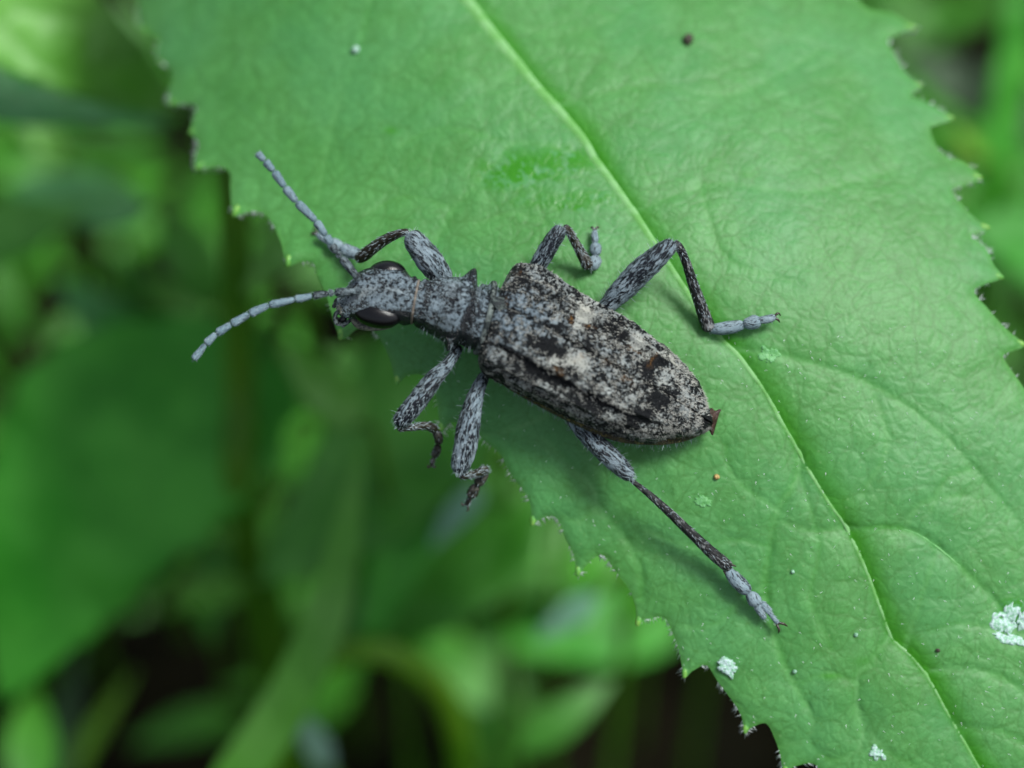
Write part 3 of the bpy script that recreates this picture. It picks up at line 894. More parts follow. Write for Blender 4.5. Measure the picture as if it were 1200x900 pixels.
pale = 0.8 * g(PX, 428, 15) * g(PH, 2, 8) + 0.35 * g(PX, 527, 10) * g(PH, 18, 18) + .4 * g(PX, 462, 14) * g(PH, 3, 5)
pale = pale * 0.9
blue = np.clip(0.9 * (PX < 585), 0, 1)
ochre = sm(PX, 583, 590)
body = build("body", V3.reshape(-1, 3), grid_faces(len(px), seg)[:, ::-1], M['body'], beetle,
             attrs={k: v.reshape(-1) for k, v in dict(dark=dark, pale=pale, blue=blue * 0.6, rust=rust, ochre=ochre).items()})
binfo = {"p": V3, "n": nn, "t": np.repeat(T[:, None, :], seg, 1)}
sel_top = (PX > 405) & (PX < 578) & (PH > -55) & (PH < 60) & ~((dark > 0.6))
sel_side = (PX > 495) & (PX < 575) & (np.abs(PH) > 70) & (np.abs(PH) < 130)
sel_belly = (PX > 600) & (PX < 820) & (PH < -85) & (PH > -125)
build_hairs([hairs_from(binfo, 2200, 2.6, 0.2, 0.2, -1.0, sel_top), hairs_from(binfo, 260, 7.5, 1.3, 0.2, -0.3, sel_side, .5),
             hairs_from(binfo, 400, 7.0, 1.0, 0.22, 0.8, sel_belly, .5)], M['grey_hair'], body)


def ellipsoid(cq, ax, radii, n=24, m=36):
    """axes given as rows of ax"""
    v = []
    for i in range(n):
        th = math.pi * i / (n - 1)
        for j in range(m):
            a = 2 * math.pi * j / m
            v.append(cq + ax[0] * radii[0] * math.cos(th) + ax[1] * radii[1] * math.sin(th) * math.cos(a) + ax[2] * radii[2] * math.sin(th) * math.sin(a))
    return np.array(v), grid_faces(n, m)


def frame_at(x):
    i = int(np.argmin(np.abs(px - x)))
    return i


for (ex_, ey, ez, rr, tilt) in ((443, 369.0, 63, (27, 15.5, 14.5), 6), (454, 320, 50, (22, 14.5, 17), 4)):
    i = frame_at(450)
    t_ = T[i]; s_ = S[i]; n_ = N[i]
    a = math.radians(tilt if ey > 350 else -tilt)
    ax = np.array([t_ * math.cos(a) - s_ * math.sin(a), s_ * math.cos(a) + t_ * math.sin(a), n_])
    v, f = ellipsoid(Q(ex_, ey, ez), ax, rr)
    # kidney shape: pressed in where the feeler is set
    d = np.linalg.norm((v - Q(416, 352, 66)) / 16.0, axis=1)
    v = v - ax[1][None] * (3.0 * np.exp(-d ** 2) * (1 if ey > 350 else -1))[:, None]
    build("eye", v, f, M['eye'], beetle)

# collar rings follow the body section
def ring(name, x, r, mat, grow=1.0, a0=-180, a1=180, zoff=0.0):
    i = frame_at(x)
    js = [j for j in range(seg) if a0 <= np.degrees(ph[j]) <= a1]
    cen = path[i, :3]
    pts = V3[i, js] + nn[i, js] * (grow - 1.0)
    if a1 - a0 >= 359: pts = np.vstack([pts, pts[:1]])
    m = 8; v = []
    Tt = T[i]
    for k in range(len(pts)):
        out = nn[i, js[k % len(js)]]
        for q_ in range(m):
            a = 2 * math.pi * q_ / m
            v.append(pts[k] + (out * math.sin(a) * r + Tt * math.cos(a) * r * 1.25))
    return build(name, np.array(v), grid_faces(len(pts), m), mat, beetle)


ring("neck_ring", 487, 1.25, M['ring'], 1.6)
ring("collar_rim", 569, 2.8, M['rim'], 2.4, -130, 130)

# mouthparts
for rows, mat, nm in (
    ([(412, 360, 48, 8), (404, 362, 46, 8.5), (397, 364, 42, 6)], M['lip'], "upper_lip"),
    ([(405, 371, 38, 4), (398, 376, 32, 4), (393, 372, 30, 2.5)], M['black'], "mandible"),
    ([(406, 352, 38, 4), (396, 352, 32, 3.6), (392, 358, 30, 2.2)], M['black'], "mandible"),
    ([(404, 368, 44, 1.8), (396, 366, 43, 2.6), (392.5, 371, 41, 2.4), (394, 378, 38, 2.8), (401, 380.5, 36, 2.4)], M['palp'], "mouth_palp"),
    ([(402, 358, 42, 1.8), (394, 356, 40, 2.5), (390, 361, 37, 2.2)], M['palp'], "mouth_palp"),
    ([(412, 374, 40, 2), (405, 379, 38, 2.6), (400, 383, 36, 2.4)], M['palp'], "mouth_palp"),
):
    v, f, a, inf = tube(rows, 1.2, 14, wob=0.08, seed=len(rows))
    o = build(nm, v, f, mat, beetle, attrs=a)
v, f, a, inf = tube([(414, 357, 50, 7), (400, 361, 44, 7)], 1.5, 16)
build_hairs([hairs_from(inf, 160, 7, 0.7, 0.3, 1.0, None, .5)], M['tan_hair'], beetle, "lip_bristle")
# pale cheek under the near eye
v, f, a, inf = tube([(412, 372, 42, 3), (420, 380, 38, 5), (434, 383, 35, 5.0), (450, 383, 35, 3.5), (462, 381, 35, 2)], 1.5, 14)
build("cheek", v, f, M['lip'], beetle)

# wing cases -----------------------------------------------------
ELY = [  # centre of the section under the suture: px,py,z,w,ht,hb(unused),roll
    (576, 368.5, 49, 38, 27, 0, 17), (578.5, 369.5, 49, 54, 31, 0, 17), (584, 371, 49, 65, 36, 0, 17), (594, 374.5, 49, 69, 40, 0, 17), (613, 383.5, 48, 68.5, 43, 0, 17), (650, 405, 46, 66, 43, 0, 16.5),
    (700, 431, 42, 65, 41, 0, 16), (740, 452, 38, 60, 38, 0, 15), (775, 469, 34, 51.5, 34, 0, 14), (797, 479, 31, 38.5, 29, 0, 12), (811, 488, 29, 27, 24, 0, 10), (821, 493, 28, 18, 19, 0, 9), (829, 496, 27.5, 10, 14, 0, 8), (833, 497.5, 27, 3, 9, 0, 8)]
path2, s2, T2, N2, S2 = section(ELY, 1.5, 96)
L2 = s2[-1]
px2 = 600 + path2[:, 0] * D / (D - path2[:, 2])
AMAX = 100
na = 74
hair_parts_info = []
# pigment marks at photo positions: (x, y, rx, ry, rotation, value)
DARKS = [(640, 406, 20, 8, 20, 1.5), (668, 372, 9, 5, 30, .9), (655, 384, 14, 6, 20, .6), (763, 427, 9, 16, 70, 1.0), (772, 466, 15, 11, 0, 1.1), (748, 486, 17, 9, -25, 1.2), (738, 500, 10, 5, 10, .8),
         (600, 335, 7, 14, 20, .5), (568, 400, 6, 25, 5, .5), (640, 440, 34, 7, 24, .75), (600, 425, 18, 8, 25, .5), (690, 470, 22, 8, 20, .6), (775, 500, 20, 7, 0, .4), (828, 494, 8, 10, 40, 1.0),
         (697, 386, 7, 4, 30, .9), (730, 410, 18, 3.2, 30, .5), (700, 436, 24, 3.2, 32, .6), (665, 437, 24, 3, 15, .6), (724, 387, 14, 7, 40, .45), (580, 440, 12, 6, 20, .7)]
PALES = [(684, 366, 12, 9, 25, 1.1), (674, 422, 18, 8, 30, 0.95), (655, 415, 9, 5, 20, .8), (661, 424, 16, 8, 10, .7), (676, 378, 12, 5, 30, .7), (748, 402, 8, 6, 40, .5), (790, 425, 16, 4, 50, .8), (665, 332, 24, 3.5, 30, .5), (757, 418, 6, 10, 40, .4)]
RUSTS = [(668, 373, 5, 2.6, 30, .8), (692, 381, 6, 1.8, 30, .8), (681, 419, 6, 3, 20, .7), (656, 435, 7, 3.2, 15, .7), (744, 410, 6, 3, 35, .75), (734, 446, 6, 3, 20, .7), (764, 423, 3, 6, 0, .6), (713, 424, 4, 2, 30, .4), (588, 352, 3, 6, 0, .35), (606, 322, 3, 4, 0, .3)]


def marks(table, X, Y):
    r = np.zeros_like(X)
    X, Y = X + 9 * fnoise(X, Y, 7.5, 21.0) + 4 * fnoise(X, Y, 3.5, 23.0), Y + 9 * fnoise(X, Y, 7.5, 22.0) + 4 * fnoise(X, Y, 3.5, 24.0)
    for (x, y, rx, ry, rot, v) in table:
        c, s_ = math.cos(math.radians(rot)), math.sin(math.radians(rot))
        u = (X - x) * c + (Y - y) * s_; w_ = -(X - x) * s_ + (Y - y) * c
        r = np.maximum(r, v * np.exp(-((u / rx) ** 2 + (w_ / ry) ** 2) ** 1.3))
    return r


for side in (1, -1):
    A = np.linspace(0.0, AMAX, na)          # degrees from the suture
    AR = np.radians(A)
    e2 = 2 / 2.35
    cx2 = np.abs(np.sin(AR)) ** e2
    cz2 = np.sign(np.cos(AR)) * np.abs(np.cos(AR)) ** e2
    # shallow rolled rim at the outer edge
    w2 = path2[:, 3][:, None]; h2 = path2[:, 4][:, None]
    hlow = np.where(np.cos(AR)[None] > 0, h2, h2 * 0.75)
    V = path2[:, None, :3] + S2[:, None, :] * (side * (w2 * cx2[None]))[..., None] + N2[:, None, :] * (hlow * cz2[None])[..., None]
    nr = S2[:, None, :] * side * (np.sin(AR)[None] / w2)[..., None] + N2[:, None, :] * (np.cos(AR)[None] / hlow)[..., None]
    nr /= np.linalg.norm(nr, axis=2)[..., None]
    u = (s2 / L2)[:, None] * np.ones(na)[None]; AA = A[None] * np.ones(len(s2))[:, None]
    fade = np.clip(u / 0.12, 0, 1) * np.clip((0.93 - u) / 0.35, 0, 1)
    d = 8.0 * fade * g(AA, 30 + 4 * u, 3.4) + 7.0 * fade * g(AA, 55, 4.2) * np.clip((.75 - u) / .2, 0, 1) + 1.4 * fade * g(AA, 79, 4)
    d -= 1.1 * fade * (g(AA, 20, 6) + g(AA, 43, 6))
    d += 1.2 * g(AA, 3.5, 2.5) - 1.8 * g(AA, 0, 1.6) * np.clip(u / .1, 0, 1)
    d += 4.2 * g(u, 0.085, 0.055) * g(AA, 50, 12) + 3.2 * g(u, 0.09, 0.05) * g(AA, 21, 9)     # shoulder humps
    d -= 3.0 * g(u, 0.10, 0.05) * g(AA, 36, 6)
    rim = 2.5 * g(AA, 99, 4)
    d += rim * np.clip(u / .05, 0, 1) * np.clip((1 - u) / .1, 0, 1)
    X = 600 + V[..., 0] * D / (D - V[..., 2]); Y = 450 - V[..., 1] * D / (D - V[..., 2])
    mn2 = np.zeros_like(d)
    for i in range(V.shape[0]):
        for j in range(na):
            p = Vector(V[i, j])
            mn2[i, j] = 1.3 * mnoise.noise(p / 9.0) + 1.2 * mnoise.noise(p / 4.2) + 0.7 * mnoise.noise(p / 2.1)
    V = V + nr * (d + mn2 * np.clip(AA / 6, 0.2, 1))[..., None]
    # the two cases part a little: a hair-wide gap
    V = V + S2[:, None, :] * (side * 0.45)
    dk = marks(DARKS, X, Y); pl = marks(PALES, X, Y); ru = marks(RUSTS, X, Y) * 0.85
    dk = np.maximum(dk, 1.0 * g(AA, 36 + 4 * u, 2.3) * fade ** .5); dk = np.maximum(dk, 0.95 * g(AA, 61, 2.3) * fade ** .5); dk = np.maximum(dk, 0.45 * g(AA, 82, 4) * fade); dk = np.maximum(dk, 0.30 * g(AA, 0, 1.6)); dk = np.maximum(dk, 0.4 * g(AA, 92, 6))
    bl = 0.95 * np.clip(1.25 - np.hypot((X - 600) / 62, (Y - 372) / 50), 0, 1) + 0.25 * g(AA, 8, 14) * (u < .6)
    n_s = len(s2)
    verts = V.reshape(-1, 3)
    # inner face: a second skin 2.2 units below so that the case has thickness
    inner = (V - nr * 2.2).reshape(-1, 3)
    fo = grid_faces(n_s, na, wrap=False)
    if side < 0: pass
    fi = fo + len(verts)
    fo_ = fo if side > 0 else fo[:, ::-1]
    fi_ = fi[:, ::-1] if side > 0 else fi
    a_idx = np.arange(n_s - 1) * na
    rims = []
    for off in (0, na - 1):
        b0 = a_idx + off; b1 = b0 + na
        rims.append(np.stack([b0, b1, b1 + len(verts), b0 + len(verts)], 1))
    for base_ in (0, (n_s - 1) * na):
        b0 = base_ + np.arange(na - 1); b1 = b0 + 1
        rims.append(np.stack([b0, b1, b1 + len(verts), b0 + len(verts)], 1))
    F = np.concatenate([fo_, fi_] + rims)
    at = {"dark": dk, "pale": pl, "blue": np.clip(bl, 0, 1) * 0.85, "rust": ru, "ochre": np.zeros_like(dk)}
    ely = build("wing_case", np.vstack([verts, inner]), F, M['elytron'], beetle,
                attrs={k: np.r_[v.reshape(-1), v.reshape(-1)] for k, v in at.items()})
    ely["label"] = "wing case on the upper side in view" if side > 0 else "wing case on the lower side in view with a black patch"
    einfo = {"p": V, "n": nr, "t": np.repeat(T2[:, None, :], na, 1)}
    vx = np.zeros_like(d, bool)
    for i in range(0, V.shape[0]):
        for j in range(na):
            vx[i, j] = mnoise.noise(Vector(V[i, j]) / 7.0) + pl[i, j] * .6 > 0.02
    sel = vx & (dk < 0.5) & (AA < 100)
    build_hairs([hairs_from(einfo, 6500, 3.1, 0.38, 0.24, 1.0, sel, .45)], M['tan_hair'], ely)

# scutellum and tail plate
i0 = 6
v, f = ellipsoid(Q(588, 356, 82), np.array([T2[i0], S2[i0], N2[i0]]), (12, 8, 3), 16, 20)
build("scutellum", v, f, M['rim'], beetle)
tp = []
n_, m_ = 14, 22
for i in range(n_):
    t_ = i / (n_ - 1)
    wv_ = 12 + 3.2 * t_ ** 1.6 + 1.2 * math.sin(t_ * 9); hv = 9 * (1 - t_) + 3.6
    c = Q(828 + 12 * t_, 490 + 5 * t_, 28 - 2 * t_)
    for j in range(m_):
        a = 2 * math.pi * j / m_
        sx, sz = math.cos(a), math.sin(a)
        notch = (2.0 * (abs(sx) ** 2.2)) * t_ ** 3
        tp.append(c + np.array([.88, -.47, 0]) * (notch - 1.5 * t_ ** 3) + np.array([.30, .95, 0]) * (wv_ * sx) + np.array([0.1, 0.1, 1.0]) * hv * sz * (0.9 if sz > 0 else .7))
tp = np.array(tp)
f = [list(map(int, r)) for r in grid_faces(n_, m_)] + [list(range((n_ - 1) * m_, n_ * m_))]
build("tail_plate", tp, f, M['pygidium'], beetle)


# legs ------------------------------------------------------------
def limb(name, rows, mat, parent, step=1.6, seg_=24, hair=0, hl=4.0, lift=.45, hmat='grey_hair', wob=.04, seed=1.0, along=1.0, caps=True, stick=0):
    v, f, a, inf = tube(rows, step, seg_, wob=wob, seed=seed, caps=caps)
    o = build(name, v, f, mat, parent, attrs=a)
    if hair:
        pr = [hairs_from(inf, hair, hl, lift, 0.24, along, None, .3)]
        if stick: pr.append(hairs_from(inf, stick, hl * 1.8, 1.2, 0.2, along * .8, None, .5))
        HAIRS.append((parent, pr))
    return o


HAIRS = []


def leg(label, femur, tibia, tarsi, claws, tib_mat='tibia', tar_mat='tarsus', fem_mat='femur', coxa=None, spurs=None, seed=1.0, hind=False):
    global HAIRS
    HAIRS = []
    L = empty("leg", Q(*femur[0][:3]), beetle)
    L["label"] = label
    if coxa: limb("hip", coxa, M['palp'], L, seed=seed)
    limb("thigh", femur, M[fem_mat], L, hair=750, hl=4.4, lift=.30, seed=seed, stick=260 if hind else 120)
    limb("shin", tibia, M[tib_mat], L, hair=260, hl=4.0, lift=.5, seed=seed + .5, seg_=18)
    for k, r in enumerate(tarsi):
        limb("foot_joint", r, M[tar_mat], L, hair=90 if tar_mat == 'tarsus' else 30, hl=3.4, lift=.6, seed=seed + .7 + k, seg_=16, step=1.1)
    for r in claws:
        limb("claw", r, M['claw'], L, seg_=8, step=.8)
    for r in (spurs or []):
        limb("spur", r, M['claw'], L, seg_=8, step=.8)
    if HAIRS:
        build_hairs([x for _, pr in HAIRS for x in pr], M['grey_hair'], L)
    return L


# near (lower) side, front to rear
leg("front leg on the lower side, bent back beyond the leaf edge",
    [(538, 404, 34, 6.5), (531, 418, 40, 6.5), (522, 430, 44, 7.5), (510, 442, 48, 10), (495, 462, 50, 11.5), (480, 481, 50, 11.5), (470, 493, 48, 10), (465, 499, 45, 6)],
    [(466, 502, 44, 4.2), (482, 501, 30, 4.0), (499, 499, 10, 5.0), (511, 503, -6, 6.0)],
    [[(510, 504, -8, 5), (514, 513, -14, 5.5), (514, 521, -18, 4.5)], [(514, 521, -18, 4), (511, 530, -24, 5.2), (508, 536, -28, 4)], [(508, 536, -28, 3), (506, 545, -32, 2.8)]],
    [[(506, 544, -32, 1.4), (502, 548, -33, 1.1), (501, 544, -33, .6)], [(506, 544, -32, 1.4), (509, 548, -33, 1.1), (511, 545, -33, .6)]],
    tib_mat='brown_tibia', tar_mat='shaded_tarsus', coxa=[(534, 404, 34, 9), (532, 414, 38, 7)], seed=1.0)
leg("middle leg on the lower side, thigh pointing down to the leaf margin",
    [(569, 437, 38, 6), (562, 452, 44, 8), (554, 475, 50, 11), (549, 500, 53, 13.5), (545, 525, 52, 13.5), (540, 545, 49, 11.5), (537, 556, 46, 7)],
    [(539, 558, 44, 4.2), (550, 557, 30, 4.2), (563, 553, 10, 5.2), (570, 550, -4, 6)],
    [[(569, 550, -5, 6), (564, 560, -10, 7), (559, 569, -14, 5.5)], [(559, 568, -14, 5), (554, 577, -20, 6.8), (551, 584, -23, 5)], [(551, 583, -23, 3.2), (547, 592, -28, 3)]],
    [[(547, 590, -28, 1.4), (542, 592, -29, 1.2), (541, 588, -29, .6)], [(547, 591, -28, 1.4), (549, 597, -30, 1.1), (546, 599, -30, .6)]],
    tib_mat='brown_tibia', tar_mat='shaded_tarsus', coxa=[(575, 424, 32, 10), (570, 435, 36, 8)], seed=2.0)
zl = lambda x, y, h=0: lz(x, y) + h
leg("long hind leg on the lower side, stretched out over the leaf",
    [(665, 488, 26, 4.5), (674, 497, 27, 7.5), (690, 512, 30, 10.5), (705, 526, 34, 11.8), (720, 540, 37, 11.5), (733, 553, 38, 9.5), (741, 562, 37, 5.5)],
    [(739, 561, 38, 3.2), (744, 566, 37, 2.9), (765, 583, 35, 4.2), (790, 606, 31, 5.2), (815, 630, 26, 6.0), (840, 653, 20, 7.2), (857, 667, 17, 7.0)],
    [[(851, 666, 16, 4.5), (860, 677, 14, 8), (870, 687, 12, 8.5), (879, 695, 11, 6)],
     [(876, 694, 11, 4.5), (883, 702, 11, 8.2), (889, 710, 9, 7.2)],
     [(886, 708, 9, 5), (892, 718, 7, 4.2), (897, 726, 6, 3)], [(890, 706, 9, 5), (898, 712, 7, 4.2), (904, 717, 6, 2.8)],
     [(894, 711, 10, 2.4), (903, 720, 9, 2.6), (912, 731, 8, 3.0)]],
    [[(911, 730, 8, 1.8), (918, 731, 9, 1.5), (923, 734, 5, .8)], [(910, 731, 8, 1.8), (913, 738, 9, 1.4), (912, 742, 5, .7)]],
    spurs=[[(852, 662, 20, 1.8), (858, 662, 20, 1.3), (863, 664, 19, .6)], [(848, 668, 18, 1.6), (851, 674, 17, 1.0), (853, 677, 16, .5)]],
    seed=3.0, hind=True)
# far (upper) side
leg("front leg on the upper side, foot behind the raised feeler",
    [(527, 332, 36, 9), (519, 324, 38, 12.5), (505, 308, 42, 15.5), (494, 293, 44, 14.5), (484, 280, 44, 12), (478, 273, 42, 7)],
    [(480, 272, 42, 4.0), (470, 273, 38, 4.6), (455, 279, 26, 6.0), (438, 290, 10, 7.0), (425, 300, -4, 7.6), (418, 303, -12, 6)],
    [[(424, 299, -16, 6), (410, 295, -26, 8), (400, 290, -33, 7)], [(402, 291, -33, 6), (392, 287, -39, 8), (385, 283, -43, 6)], [(386, 284, -43, 4), (376, 277, -48, 4.5), (372, 274, -50, 3)]],
    [[(373, 275, -62, 1.8), (367, 273, -62, 1.3), (364, 276, -64, .6)], [(373, 274, -62, 1.8), (370, 268, -62, 1.3), (366, 268, -64, .6)]],
    tib_mat='brown_tibia', seed=4.0)
leg("middle leg on the upper side, folded with its foot turned up",
    [(610, 340, 24, 7), (619, 328, 30, 8), (628, 315, 34, 9.5), (638, 298, 38, 10.5), (648, 282, 41, 10), (655, 272, 41, 9), (660, 267, 39, 6)],
    [(659, 266, 39, 4.8), (666, 270, 36, 4.8), (674, 284, 22, 5.2), (683, 300, 10, 6.4), (691, 315, 1, 7.5)],
    [[(692, 316, 0, 6), (697, 306, -4, 8), (698, 299, -6, 7)], [(698, 300, -6, 6), (698, 291, -9, 7), (698, 284, -11, 5.5)], [(698, 285, -11, 3.5), (697, 277, -14, 4), (697, 270, -17, 3)]],
    [[(697, 271, -16, 1.6), (694, 266, -17, 1.2), (692, 268, -20, .6)], [(697, 271, -16, 1.6), (700, 266, -17, 1.2), (702, 268, -20, .6)]],
    tib_mat='brown_tibia', seed=5.0)
leg("hind leg on the upper side, knee raised and foot laid on the midrib",
    [(694, 374, 16, 9), (712, 358, 26, 10), (722, 347, 30, 12.5), (738, 331, 36, 14.5), (755, 314, 42, 14.5), (770, 301, 46, 12.8), (783, 290, 47, 10.2), (791, 284, 46, 6.5)],
    [(788, 284, 46, 5), (796, 290, 44, 5.0), (803, 305, 36, 5.2), (812, 332, 22, 6.2), (821, 358, 12, 7.2), (829, 380, 4, 8.2), (832, 389, 1, 7)],
    [[(831, 386, 1, 5), (845, 385, 4, 7.4), (860, 383, 6, 7.4), (873, 380, 8, 5)], [(870, 380, 9, 5), (882, 378, 10, 8.2), (892, 374, 11, 7.0)], [(888, 376, 12, 4.0), (900, 374, 13, 4.8), (909, 371, 12, 3.8)]],
    [[(907, 371, 12, 1.7), (912, 367, 12, 1.3), (915, 370, 8, .6)], [(907, 372, 12, 1.7), (912, 375, 12, 1.3), (914, 378, 8, .6)]],
    seed=6.0, fem_mat='femur', spurs=[[(833, 386, -6, 1.6), (838, 390, -7, 1), (841, 391, -8, .5)]], hind=True)


# feelers -----------------------------------------------------------
def antenna(label, joints, z0, z1, rads, seed):
    A = empty("antenna", Q(joints[0][0], joints[0][1], z0), beetle)
    A["label"] = label
    pr = []
    n = len(joints) - 1
    for k in range(n):
        (x0, y0), (x1, y1) = joints[k], joints[k + 1]
        za, zb = z0 + (z1 - z0) * k / n, z0 + (z1 - z0) * (k + 1) / n
        r = rads[k]
        m = lambda t: (x0 + (x1 - x0) * t, y0 + (y1 - y0) * t, za + (zb - za) * t)
        v, f, a, inf = tube([(*m(-.03), r * .62), (*m(.12), r * .84), (*m(.45), r * 1.0), (*m(.8), r * 1.10), (*m(.97), r * .80), (*m(1.0), r * .60)], 1.0, 16, wob=.03, seed=seed + k)
        build("antenna_joint", v, f, M['antenna'] if k >= 3 else M['antenna_base'], A, attrs=a)
        pr.append(hairs_from(inf, 110, 2.2, .5, .22, 1.0, None, .3))
        # dark ring where the joints meet
    build_hairs(pr, M['grey_hair'], A)


zm = lambda x, y: (200 + x / 3.0, 160 + y / 3.0)
antenna("raised feeler pointing to the upper left",
        [zm(*p) for p in ((664, 505), (598, 424), (586, 410), (566, 380), (545, 347), (509, 296), (442, 229), (400, 177), (362, 121), (330, 85), (303, 56))],
        74, 94, [4.6, 3.8, 4.1, 4.4, 4.5, 4.6, 4.6, 4.5, 4.3, 4.0], 1.0)
antenna("lower feeler bending to the lower left",
        [zm(*p) for p in ((668, 545), (574, 549), (555, 551), (497, 561), (435, 573), (345, 593), (275, 625), (212, 661), (160, 693), (122, 731), (79, 786))],
        74, 72, [4.8, 3.9, 4.1, 4.1, 4.2, 4.5, 4.5, 4.4, 4.2, 3.9], 20.0)

# ------------------------------------------------------------------ ground
n = 70
gx, gy = np.meshgrid(np.linspace(-1, 1, n), np.linspace(-1, 1, n))
gxx = np.sign(gx) * (np.abs(gx) * 0.25 + np.abs(gx) ** 7 * 30); gyy = np.sign(gy) * (np.abs(gy) * 0.25 + np.abs(gy) ** 7 * 30) - 0.04
gz = (0.012 * fnoise(gxx, gyy, 0.035, 3.0) + 0.006 * fnoise(gxx, gyy, 0.012, 5.0)) * (np.hypot(gxx, gyy) < 0.5)
ground = build("ground", np.stack([gxx.ravel(), gyy.ravel(), gz.ravel()], 1), grid_faces(n, n, wrap=False), M['soil'], isworld=True)
tag(ground, kind="structure")


# ------------------------------------------------------------------ undergrowth behind and below the leaf
def foot_of(q):
    """point on the soil straight below q, in the leaf frame"""
    L = (q[2] * CT + q[1] * ST + HEIGHT / K)
    return q - UPQ * L


def plant_leaf(name, label, cat, base, tip, width, mat, face=(0, 0, 1), teeth=0, droop=0.1, fold=0.12, bend=(0, 0), shape='ovate', group=None, stalk=True, stem_r=10, lean=(0, 0)):
    """a leaf with midrib and a stalk that goes down into the soil. base/tip: (px,py,z)"""
    a, b = Q(*base), Q(*tip)
    L = np.linalg.norm(b - a); t = (b - a) / L
    fc = np.array(face, float); fc = fc - (fc @ t) * t; fc /= np.linalg.norm(fc)
    sd_ = np.cross(fc, t)
    nu, nt = 15, 44
    verts = []
    for i in range(nt):
        s_ = i / (nt - 1)
        if shape == 'ovate': w_ = math.sin(math.pi * min(1, s_ ** 0.75)) ** 0.75 * (1 - .12 * s_)
        elif shape == 'blade': w_ = min(1, (s_ * 5 + .25)) * (1 - s_ ** 4)
        else: w_ = math.sin(math.pi * s_ ** 0.9) ** 0.6
        if teeth:
            fr = (s_ * teeth) % 1.0
            w_ *= 1 + 0.10 * (fr - 0.5) * (1 if s_ > .05 else 0)
        w_ *= width / 2
        c = a + t * L * s_ + fc * (-droop * L * (s_ - .3) ** 2 * 2) + sd_ * (bend[0] * L * math.sin(math.pi * s_)) + fc * (bend[1] * L * math.sin(math.pi * s_))
        for j in range(nu):
            u = -1 + 2 * j / (nu - 1)
            wav = 0.05 * width * math.sin(s_ * 17 + u * 2 + base[0]) * abs(u)
            verts.append(c + sd_ * u * w_ + fc * (fold * w_ * abs(u) + wav * .5))
    verts = np.array(verts)
    e = empty(name, foot_of(a) if stalk else a)
    tag(e, label, cat, group or "blurred undergrowth leaves behind the toothed leaf")
    bl_ = build("blade", verts, grid_faces(nt, nu, wrap=False), mat, e)
    md = bl_.modifiers.new("thickness", 'SOLIDIFY'); md.thickness = 7 * K
    if stalk:
        ft = foot_of(a + t * (-60) + np.array([lean[0], lean[1], 0.0])) - UPQ * 30
        p0 = a + t * L * .04
        mid1 = a - t * 60 - fc * 10
        pts = [p0, mid1, mid1 * .55 + ft * .45 + np.array([lean[0] * .2, 0, 0]), ft]
        raw = catmull(np.array([list(p_) + [r_] for p_, r_ in zip(pts, (stem_r * .6, stem_r * .8, stem_r, stem_r * 1.2))]), 24)
        v, f = sweep(raw)
        build("stalk", v, f, M['stem'], e)
    return e


def sweep(raw, m=10):
    T_ = np.gradient(raw[:, :3], axis=0); T_ /= np.linalg.norm(T_, axis=1)[:, None] + 1e-9
    B = np.cross(T_, np.array([1, .3, .2])); B /= np.linalg.norm(B, axis=1)[:, None] + 1e-9
    N_ = np.cross(T_, B)
    an = np.linspace(0, 2 * math.pi, m, endpoint=False)
    v = raw[:, None, :3] + (B[:, None] * np.cos(an)[None, :, None] + N_[:, None] * np.sin(an)[None, :, None]) * raw[:, 3][:, None, None]
    return v.reshape(-1, 3), grid_faces(len(raw), m)


# the plant's own stem, rising left of the beetle behind the leaf
q0 = Q(290, 640, -1050)
raw = [list(foot_of(q0) - UPQ * 40) + [30], list(q0) + [28], list(Q(281, 430, -860)) + [25], list(Q(270, 190, -620)) + [23], list(Q(225, -330, -400)) + [20], list(Q(200, -560, -250)) + [16]]
v, f = sweep(catmull(np.array(raw), 60), 16)
st = build("plant_stem", v, f, M['stem'])
tag(st, "thick dark green upright stem behind the leaf, left of the beetle's feelers", "stem")

PL = plant_leaf
PL("undergrowth_leaf", "big deep green toothed leaf hanging blurred at the left edge", "leaf", (330, 400, -960), (-20, 820, -980), 430, BG['deep'], (-.1, .25, 1), teeth=9, fold=.1, bend=(-.12, 0), stem_r=14)
PL("undergrowth_leaf", "bright green blurred leaf filling the top left corner", "leaf", (-120, -80, -520), (215, 130, -640), 190, BG['light'], (.1, .1, 1), fold=.1, stem_r=14)
PL("undergrowth_leaf", "bluish green blurred leaf under the bright one at the upper left", "leaf", (-160, 90, -720), (195, 130, -820), 120, BG['blue'], (0, .4, 1), fold=.12)
PL("undergrowth_leaf", "small light leaf glowing behind the tooth left of the raised feeler", "leaf", (420, 200, -900), (290, 330, -700), 110, BG['light'], (.1, .3, 1), fold=.1)
PL("undergrowth_leaf", "broad mid green blurred leaf below the beetle's head", "leaf", (560, 330, -1000), (300, 680, -900), 270, BG['mid'], (.1, .3, 1), fold=.15, bend=(.1, 0), stem_r=14)
PL("undergrowth_leaf", "long pale green blade running down to the bottom left of centre", "leaf", (235, 960, -760), (410, 520, -640), 74, BG['light'], (-.1, .2, 1), shape='blade', bend=(-.10, 0), fold=.05, stem_r=14)
PL("undergrowth_leaf", "wide blurred leaf under the lower front foot", "leaf", (620, 560, -1050), (400, 760, -1000), 260, BG['mid'], (.0, .35, 1), fold=.15, stem_r=14)
PL("undergrowth_leaf", "saturated green blurred leaf right of the long blade", "leaf", (520, 500, -980), (430, 760, -930), 120, BG['deep'], (.25, .2, 1), fold=.15)
PL("undergrowth_leaf", "light green round leaf blurred below the leaf margin", "leaf", (740, 600, -1500), (580, 690, -1400), 190, BG['mid'], (.1, .4, 1), fold=.1)
